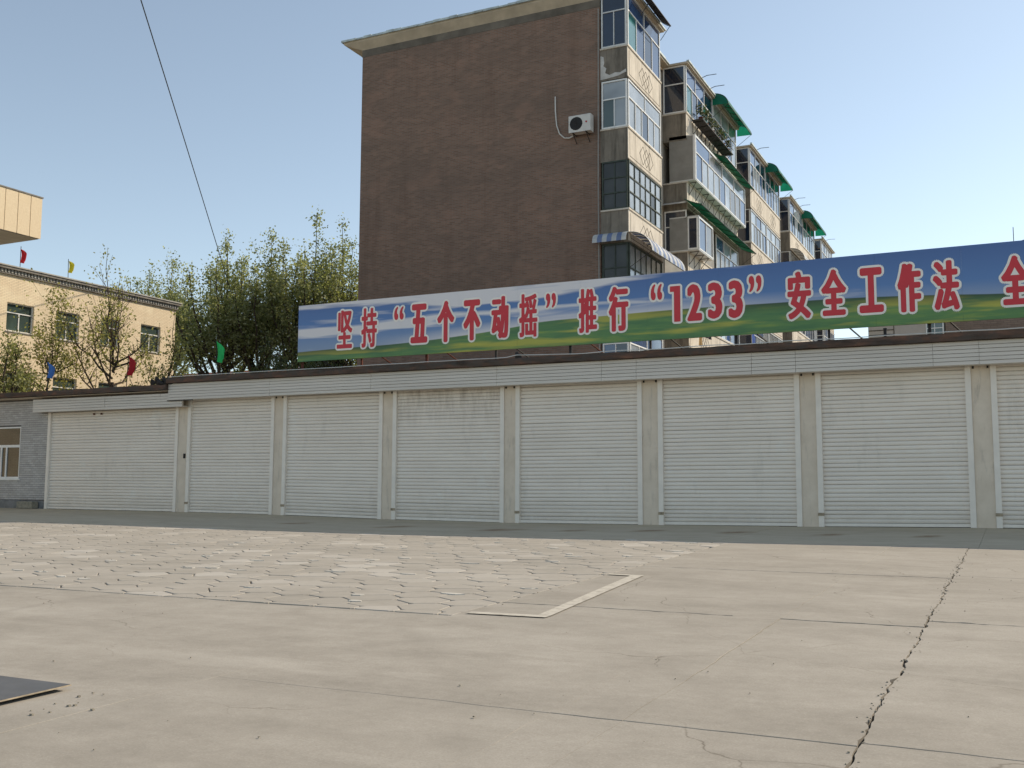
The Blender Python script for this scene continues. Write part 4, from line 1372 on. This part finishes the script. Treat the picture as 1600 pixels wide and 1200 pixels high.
# air conditioner on the end wall
ac = thing("air_conditioner", "white outdoor air conditioner unit with pipe bracketed on the brick end wall", "air conditioner", (10.15, 8.8, 13.85))
q = MB(); q.bbox(9.74, 10.60, 8.58, 8.90, 13.88, 14.52, .02)
M_ACW = plain("ac_white", (.62, .60, .56), 0.5, 0, 0.4, 0.08, 4)
body = build("body", q, M_ACW, ac)
q = MB()
for r_ in (.24, .20, .16, .12, .08, .04):
    q.tube([(10.04 + r_ * math.cos(a), 8.572, 14.2 + r_ * math.sin(a)) for a in np.linspace(0, 2 * math.pi, 21)], .007, 4, caps=False)
for a in np.linspace(0, math.pi, 5)[:-1]:
    q.tube([(10.04 - .25 * math.cos(a), 8.571, 14.2 - .25 * math.sin(a)), (10.04 + .25 * math.cos(a), 8.571, 14.2 + .25 * math.sin(a))], .006, 4)
q2 = MB(); q2.tube([(10.04, 8.579, 14.2), (10.04, 8.575, 14.2)], .25, 20)
build("fan_opening", q2, M_BLACK, body)
build("fan_grille", q, M_DARKSTEEL, body)
q = MB(); q.tube([(10.44, 8.579, 14.22), (10.44, 8.572, 14.22)], .035, 10)
build("badge", q, M_FRED, body)
for xx in (9.9, 10.42):
    q = MB(); q.tube([(xx, 8.99, 13.86), (xx, 8.56, 13.86)], .018, 4); q.tube([(xx, 8.99, 13.58), (xx, 8.62, 13.85)], .016, 4)
    build("bracket", q, M_DARKSTEEL, ac)
q = MB(); q.tube([(9.04, 8.96, 15.52), (9.05, 8.95, 14.95), (9.10, 8.95, 14.4), (9.22, 8.95, 14.05), (9.42, 8.95, 13.86), (9.62, 8.93, 13.82), (9.80, 8.9, 13.87)], .026, 7)
build("pipe", q, M_ACW, ac)

# washing outside the lower balcony
def garment(name, loc, w, h, mat, label):
    x_, y_, z_ = loc
    g_ = thing(name, label, "washing", loc)
    q = MB()
    n = 8
    for j in range(7):
        for i in range(n + 1):
            u, v_ = i / n, j / 6
            ww = w * (1 - .15 * math.sin(v_ * 3)) if j > 1 else w * (.55 + .45 * j / 1.0 if j < 2 else 1)
            q.v.append((x_ + .04 * math.sin(u * 9 + y_) * (v_ + .2), y_ + (u - .5) * ww, z_ - h * v_))
    for j in range(6):
        for i in range(n):
            a = j * (n + 1) + i
            q.f.append((a, a + 1, a + n + 2, a + n + 1)); q.m.append(0)
    build("cloth", q, mat, g_)
    q = MB(); q.tube([(x_, y_ - w * .3, z_ + .02), (x_, y_, z_ + .1), (x_, y_ + w * .3, z_ + .02)], .01, 4)
    build("hanger", q, M_DARKSTEEL, g_)
garment("hanging_garment", (12.55, 16.0, 7.55), .5, .8, M_ORANGE, "tan garment hung out to dry below the billboard")
garment("hanging_garment", (12.55, 17.2, 7.75), .7, .55, M_DKCLOTH, "dark garment hung out to dry beside the tan one")
garment("hanging_garment", (12.5, 25.9, 8.6), .8, 1.0, M_BLUECL, "blue cloth hung out to dry at the far end of the second balcony stack")

# ------------------------------------------------------------------ cream office building at the left
off = thing("office_building", "cream tiled office building with dark dentil cornice behind the bare trees", "office building", (-24, 3, 0))
OX = -18.0
wins = [(6.90, 8.38, 8.08, 9.42), (9.64, 11.06, 8.05, 9.46), (12.42, 13.64, 8.12, 9.54), (15.10, 16.52, 8.14, 9.58)]
wins += [(a, b, 4.75, 6.18) for (a, b, _, _) in wins]
q = MB()
ycut = sorted(set([6.0] + [w[0] for w in wins[:4]] + [w[1] for w in wins[:4]] + [17.6]))
for i in range(len(ycut) - 1):
    a, b = ycut[i], ycut[i + 1]
    w = [w for w in wins if abs(w[0] - a) < .01]
    if not w:
        q.box(OX - .3, OX, a, b, 0, 10.72)
    else:
        hi_ = w[0]; lo_ = w[1]
        q.box(OX - .3, OX, a, b, 0, lo_[2]); q.box(OX - .3, OX, a, b, lo_[3], hi_[2]); q.box(OX - .3, OX, a, b, hi_[3], 10.72)
build("wall", q, M_CREAMTILE, off)
q = MB(); q.box(-31, OX - .301, 6.0, 17.6, 0, 10.72); build("inner_mass", q, M_GROUT, off)
M_CORN = plain("grey_cornice", (.23, .215, .195), 0.85, 0, 0.2, 0.25, 3)
M_CORNL = plain("pale_cornice", (.42, .41, .38), 0.8, 0, 0.3, 0.15, 3)
q = MB(); q.box(-31, OX + .1, 6.0, 17.68, 10.722, 10.78); q.box(-31, OX + .06, 6.0, 17.64, 10.781, 10.95); q.box(-31, OX + .22, 6.0, 17.8, 10.951, 11.07)
build("cornice", q, M_CORN, off)
q = MB(); q.box(-31, OX + .26, 6.0, 17.84, 11.071, 11.13); build("cornice_cap", q, M_CORNL, off)
q = MB()
k = 6.05
while k < 17.6:
    q.box(OX + .061, OX + .13, k, k + .09, 10.79, 10.945)
    k += .18
build("dentil_course", q, M_CORNL, off, kind='stuff')
for (a, b, c, d) in wins:
    f = MB(); 
    W, H = b - a, d - c
    O = (OX - .16, a, c)
    for (u0, u1, v0, v1) in ((0, W, 0, .05), (0, W, H - .05, H), (0, .05, .051, H - .051), (W - .05, W, .051, H - .051), (.051, W - .051, H * .66 - .025, H * .66 + .025), (W / 2 - .025, W / 2 + .025, .051, H * .66 - .026)):
        f.obox(O, EY, (0, 0, 1), NX, u0, u1, v0, v1, 0, .06)
    w_ = build("window", f, M_WHITEFR, off)
    for (u0, u1, v0, v1) in ((.052, W / 2 - .026, .052, H * .66 - .026), (W / 2 + .026, W - .052, .052, H * .66 - .026), (.052, W - .052, H * .66 + .026, H - .052)):
        q = MB(); q.obox(O, EY, (0, 0, 1), NX, u0, u1, v0, v1, .015, .025)
        build("pane", q, M_GGREEN, w_)
    q = MB(); q.box(OX - .15, OX + .05, a - .04, b + .04, c - .05, c - .002); build("window_sill", q, M_CORNL, w_)

wing = thing("office_wing", "cream panelled overhanging upper storey with grey underside at the upper left edge", "building", (-22, -2, 0))
q = MB(); q.box(-31, OX - .001, -14, 5.9, 0, 11.9); build("wall", q, M_CREAMTILE, wing)
q = MB(); q.box(-31, -15.03, -14, 6.09, 11.94, 13.76); build("upper_storey", q, M_GROOVE, wing)
q = MB(); q.box(-31, -15.06, -13.9, 6.05, 11.905, 11.938); build("soffit", q, plain("grey_soffit", (.38, .37, .35), 0.85, 0, 0.2, 0.1, 2), wing)
yy = 6.11
k = 0
while yy > -12:
    w_ = .60 if k == 0 else .645
    q = MB(); q.box(-15.028, -15.0, yy - w_ + .03, yy, 11.93, 13.79)
    build("wall_panel", q, M_CREAMPANEL, wing)
    yy -= w_; k += 1
q = MB(); q.box(-31, -14.97, -14, 6.15, 13.792, 13.85); build("cap", q, M_CORN, wing)

# ------------------------------------------------------------------ flags
def flag(name, base, ptop, ztop, zbot, mat, label, group, droop):
    f_ = thing("flag", label, "flag", base, group)
    x_, y_, z_ = base
    q = MB(); q.tube([(x_, y_, z_), (ptop[0], ptop[1], ptop[2])], .016, 5)
    build("pole", q, M_DARKSTEEL if droop != 1 else M_RUST, f_)
    q = MB()
    nu, nv = 7, 9
    for j in range(nv + 1):
        v_ = j / nv
        for i in range(nu + 1):
            u = i / nu
            z2 = ztop + (zbot - ztop) * v_ - u * droop * .35
            wid = (.34 * u) * (1 if v_ < .8 else .8) * (math.sin(min(1, v_ * 2.5 + .15) * 1.57))
            tpx = x_ + (ptop[0] - x_) * ((z2 - z_) / max(.1, ptop[2] - z_))
            q.v.append((tpx + wid * .8, y_ + .06 * math.sin(u * 8 + v_ * 3) + wid * .3, z2))
    for j in range(nv):
        for i in range(nu):
            a = j * (nu + 1) + i
            q.f.append((a, a + 1, a + nu + 2, a + nu + 1)); q.m.append(0)
    build("cloth", q, mat, f_, smooth=True)
flag("flag", (-18.25, 7.67, 11.13), (-18.25, 7.67, 12.25), 12.12, 11.45, M_FRED, "small red flag on the cornice of the cream office building", "flags on the office roof", .1)
flag("flag", (-18.25, 10.45, 11.13), (-18.25, 10.42, 12.2), 12.1, 11.5, M_FYEL, "small yellow flag on the cornice of the cream office building", "flags on the office roof", .05)
flag("flag", (-5.0, 2.0, 4.16), (-4.93, 2.0, 5.68), 5.62, 4.92, M_FRED, "red flag on the lower garage roof", "flags on the garage roof", .2)
flag("flag", (-9.05, 2.0, 4.16), (-9.18, 2.0, 5.66), 5.6, 5.0, M_FBLU, "blue flag on the lower garage roof near the left edge", "flags on the garage roof", .2)
flag("flag", (-2.44, 4.0, 4.37), (-2.62, 4.0, 6.32), 6.28, 5.5, M_FGRN, "bright green flag on the garage roof left of the billboard", "flags on the garage roof", .2)

# ------------------------------------------------------------------ trees
def tree(name, label, cat, base, top, spread, nlimb, nleaf, lsize, mat, group, fork=.3, up=1.0, seed=1, trunk_r=.16, lo=.35, spire=.5, zsq=1.0, sub=4):
    R_ = np.random.default_rng(seed)
    t_ = thing(name, label, cat, base, group)
    B = np.array(base, float)
    Ht = top[2] - B[2]
    lean = np.array([top[0] - B[0], top[1] - B[1], 0])
    tm = MB()
    ff = fork * Ht
    fk = B + np.array([0, 0, ff]) + lean * fork * .5
    tm.tube([B - np.array([0, 0, .3]), B + np.array([R_.uniform(-.1, .1), R_.uniform(-.1, .1), ff * .5]), fk], [trunk_r * 1.2, trunk_r, trunk_r * .8], 8)
    build("trunk", tm, M_BARK, t_)
    lm = MB()
    tips = []
    segs = []
    for i in range(nlimb):
        az = 2 * math.pi * (i + R_.uniform(-.3, .3)) / nlimb * 1.618
        rt = spread * math.sqrt((i + .3) / nlimb)
        hh = Ht * (1 - .42 * (rt / spread) ** 1.6 * zsq) * (1 if i == 0 else R_.uniform(.86, 1.0))
        st = fk + np.array([0, 0, R_.uniform(-.35, .35) * ff * .6])
        tip = B + lean * (hh / Ht) + np.array([rt * math.cos(az), rt * math.sin(az), hh])
        n = 6
        P = []
        for k in range(n + 1):
            u = k / n
            e = u ** (1.0 / (1 + up * .35))
            xy = st[:2] + (tip[:2] - st[:2]) * (1 - (1 - u) ** (1 + .5 * up))
            zz_ = st[2] + (tip[2] - st[2]) * u ** (1 + .15 * up)
            P.append(np.array([xy[0], xy[1], zz_]) + R_.normal(0, .07, 3) * (0 < k < n))
        rr = [trunk_r * .55 * (1 - .88 * k / n) for k in range(n + 1)]
        lm.tube(P, rr, 5)
        L_ = np.linalg.norm(tip - st)
        segs.append((P, L_, 1.0))
        for s_ in range(sub):
            u = R_.uniform(.25, .8)
            k = int(u * n); p0 = P[k] + (P[min(k + 1, n)] - P[k]) * (u * n - k)
            d = R_.normal(0, 1, 3); d[2] = abs(d[2]) * .8 + .5 * up
            d /= np.linalg.norm(d)
            l2 = L_ * R_.uniform(.18, .34)
            p1 = p0 + d * l2 * .5 + R_.normal(0, .04, 3); p2 = p0 + d * l2 + np.array([0, 0, l2 * .12])
            lm.tube([p0, p1, p2], [rr[k] * .5, rr[k] * .3, .006], 4)
            segs.append(([p0, p1, p2], l2, .8))
    build("limbs", lm, M_BARK, t_)
    # leaves gathered round the twigs
    wts = np.array([s_[1] * s_[2] for s_ in segs]); wts /= wts.sum()
    cnt = R_.multinomial(nleaf, wts)
    C_ = []
    for (P, L_, w_), c in zip(segs, cnt):
        P = np.array(P)
        u = lo + (1.02 - lo) * R_.random(c) ** .85 if len(P) > 3 else R_.random(c)
        f_ = u * (len(P) - 1)
        k = np.clip(f_.astype(int), 0, len(P) - 2)
        q_ = P[k] + (P[k + 1] - P[k]) * (f_ - k)[:, None]
        sg = (spire * (1.1 - .75 * u))[:, None] if len(P) > 3 else np.full((c, 1), spire * .6)
        # clump
        q_ = q_ + R_.normal(0, 1, (c, 3)) * sg * np.array([1, 1, 1.15])
        C_.append(q_)
    C_ = np.concatenate(C_)
    dens = np.array([noise.noise(Vector(c * 1.15 / max(.5, spire * 1.6)) + Vector((seed * 3.1, 0, 0))) for c in C_])
    C_ = C_[dens > -.08 + R_.normal(0, .1, len(C_))]
    n = len(C_)
    a = R_.normal(0, 1, (n, 3)); a /= np.linalg.norm(a, axis=1, keepdims=True)
    b = R_.normal(0, 1, (n, 3)); b -= a * (a * b).sum(1, keepdims=True); b /= np.linalg.norm(b, axis=1, keepdims=True)
    s_ = lsize * R_.uniform(.6, 1.25, (n, 1))
    V_ = np.stack([C_ - a * s_ * .6, C_ + b * s_ * .38, C_ + a * s_ * .6, C_ - b * s_ * .38], 1).reshape(-1, 3) - B
    me = bpy.data.meshes.new("foliage")
    me.from_pydata(V_.tolist(), [], np.arange(4 * n).reshape(-1, 4).tolist())
    me.materials.append(mat)
    ob = bpy.data.objects.new("foliage", me); col.objects.link(ob); place(ob, base, t_)
    return t_
GB = "tall trees between the office and the apartment block"
tree("tree", "farthest left of the tall trees, rising behind the end of the cream office building", "tree", (-36.13, 33, 0), (-36.53, 33, 17.96), 3.6, 13, 16900, .15, M_LEAF, GB, seed=3, fork=0.4, spire=0.62, trunk_r=0.2, zsq=0.55)
tree("tree", "second tall tree, thin topped, just right of the cream office corner", "tree", (-31.61, 30, 0), (-31.11, 30, 17.56), 4.0, 15, 24700, .15, M_LEAF, GB, seed=5, fork=0.36, spire=0.62, trunk_r=0.2, zsq=0.5)
tree("tree", "broad tree with forked dark trunk seen behind the green flag", "tree", (-22.70, 27, 0), (-23.4, 27, 17.64), 5.2, 19, 37700, .15, M_LEAF, GB, seed=8, fork=0.44, spire=0.62, trunk_r=0.26, zsq=0.5)
tree("tree", "dense tall tree in the middle of the row behind the garages", "tree", (-20.76, 28, 0), (-20.46, 28, 17.59), 4.6, 17, 32500, .15, M_LEAF, GB, seed=12, fork=0.42, spire=0.62, trunk_r=0.2, zsq=0.45)
tree("tree", "tallest spired tree left of the brick apartment block", "tree", (-17.89, 29, 0), (-17.59, 29, 19.13), 4.3, 17, 32500, .15, M_LEAF, GB, seed=17, fork=0.4, spire=0.62, trunk_r=0.2, zsq=0.6)
tree("tree", "tree beside the brick end wall above the billboard", "tree", (-16.04, 30, 0), (-16.24, 30, 18.63), 4.0, 15, 27300, .15, M_LEAF, GB, seed=21, fork=0.38, spire=0.62, trunk_r=0.2, zsq=0.55)
tree("tree", "tree half hidden behind the edge of the brick end wall", "tree", (-15.31, 32, 0), (-15.51, 32, 17.96), 3.6, 13, 19500, .15, M_LEAF, GB, seed=23, fork=0.38, spire=0.62, trunk_r=0.2, zsq=0.5)
tree("tree", "dark low evergreen tree behind the left end of the billboard", "tree", (-3.4, 11.2, 0), (-3.6, 11.2, 7.9), 2.6, 12, 17000, .12, M_LEAF3, None, seed=25, fork=.3, spire=.5, zsq=.7)
tree("tree", "dark bushy tree low behind the garage roof beside the green flag", "tree", (-9.2, 14.5, 0), (-9.3, 14.5, 8.0), 2.2, 10, 7000, .13, M_LEAF3, None, seed=27, fork=.3, spire=.5, zsq=.7)
GS = "thin trees in front of the office"
tree("tree", "thin yellowing tree in front of the office left windows, behind the blue flag", "tree", (-14.2, 6.2, 0), (-14.2, 6.0, 10.2), 1.9, 10, 4200, .11, M_LEAF2, GS, seed=31, fork=.5, spire=.42, trunk_r=.07, sub=9)
tree("tree", "sparse half bare tree in front of the office, behind the red flag", "tree", (-12.1, 8.2, 0), (-13.4, 8.0, 12.0), 2.9, 14, 4000, .11, M_LEAF2, GS, seed=35, fork=.46, spire=.42, trunk_r=.095, sub=12, lo=.2)
tree("tree", "second sparse tree leaning right at the office corner", "tree", (-11.0, 9.5, 0), (-9.9, 9.0, 8.8), 2.3, 10, 2600, .11, M_LEAF2, GS, seed=39, fork=.5, spire=.4, trunk_r=.09, sub=9, lo=.3)
tree("shrub", "dense green shrub behind the garage roof at the left edge", "shrub", (-13.6, 3.6, 0), (-13.9, 3.7, 7.5), 1.7, 12, 9000, .11, M_LEAF, None, seed=43, fork=.4, spire=.45, zsq=.6)

# ------------------------------------------------------------------ far things
q = MB()
rr = thing("shed", "low shed with red tiled roof seen under the tall trees", "shed", (-29, 36, 0))
q.box(-38, -20, 34.5, 40, 0, 8.2); build("wall", q, M_CREAM, rr)
q = MB(); q.add([(-38.5, 34, 8.1), (-19.5, 34, 8.1), (-19.5, 37.3, 9.9), (-38.5, 37.3, 9.9), (-19.5, 40.6, 8.1), (-38.5, 40.6, 8.1)], [(0, 1, 2, 3), (3, 2, 4, 5), (0, 3, 5), (1, 4, 2)])
build("roof", q, plain("red_roof_tile", (.22, .085, .06), 0.85, 0, 0.2, 0.3, 3), rr)
gb = thing("grey_building", "plain pale grey building far behind the right part of the billboard", "building", (17, 64, 0))
q = MB(); q.box(14.0, 20.4, 60, 72, 0, 15.0); build("wall", q, plain("pale_grey_render", (.46, .43, .39), 0.9, 0, 0.2, 0.06, 1), gb)
q = MB(); q.box(15.9, 15.96, 59.97, 59.998, 0, 15); q.box(14.01, 15.89, 59.96, 59.999, 13.35, 13.42); q.box(14.01, 15.89, 59.96, 59.999, 13.0, 13.05); build("seam", q, M_GROOVE, gb)
q = MB(); q.box(13.9, 20.5, 59.9, 72, 15.01, 15.2); build("parapet", q, M_CORNL, gb)
an = thing("annex_building", "narrow annex with white framed windows between the grey and the brown buildings", "building", (20.6, 31, 0))
q = MB(); q.box(20.25, 21.15, 30.05, 33, 0, 10.5); build("wall", q, M_GREY, an)
bnx = an
window_grid(an, (20.28, 30.04, 8.45), EX, NY, .84, 1.0, 0, [(.5, 2), (.5, 2)], M_WHITEFR, [M_GGREEN])
bb_ = thing("brown_building", "brown tiled building behind the right end of the billboard", "building", (27, 34, 0))
q = MB(); q.box(21.2, 34, 30, 40, 0, 11.6); build("wall", q, M_BROWNB, bb_)
q = MB(); q.box(21.15, 34.05, 29.95, 40.05, 11.601, 11.75); build("parapet", q, M_CORNL, bb_)
aw = thing("roof_antenna", "thin antenna mast rising above the right end of the billboard", "antenna", (24.45, 30.5, 11.75))
q = MB(); q.tube([(24.45, 30.5, 11.75), (24.45, 30.5, 13.85)], .018, 5); build("mast", q, M_DARKSTEEL, aw)
q = MB(); q.tube([(24.47, 30.5, 13.05), (25.1, 30.7, 13.25), (25.6, 30.6, 13.5)], .014, 4); q.tube([(24.47, 30.5, 12.98), (25.4, 30.4, 13.2)], .014, 4); build("arm", q, M_DARKSTEEL, aw)

# overhead wire
P0 = Vector((-22.1, 27.0, 13.1)); P1 = Vector((-3.09, 0, 17.92))
P2 = P1 + (P1 - P0) * 1.2
pts = []
for k in range(41):
    u = k / 40
    p_ = P0.lerp(P2, u)
    p_.z += 0.35 * math.sin(u * math.pi * .9)
    pts.append(p_)
q = MB(); q.tube(pts, .022, 5)
tag(build("overhead_wire", q, M_BLACK), "black overhead wire descending from the upper left sky into the trees", "wire")
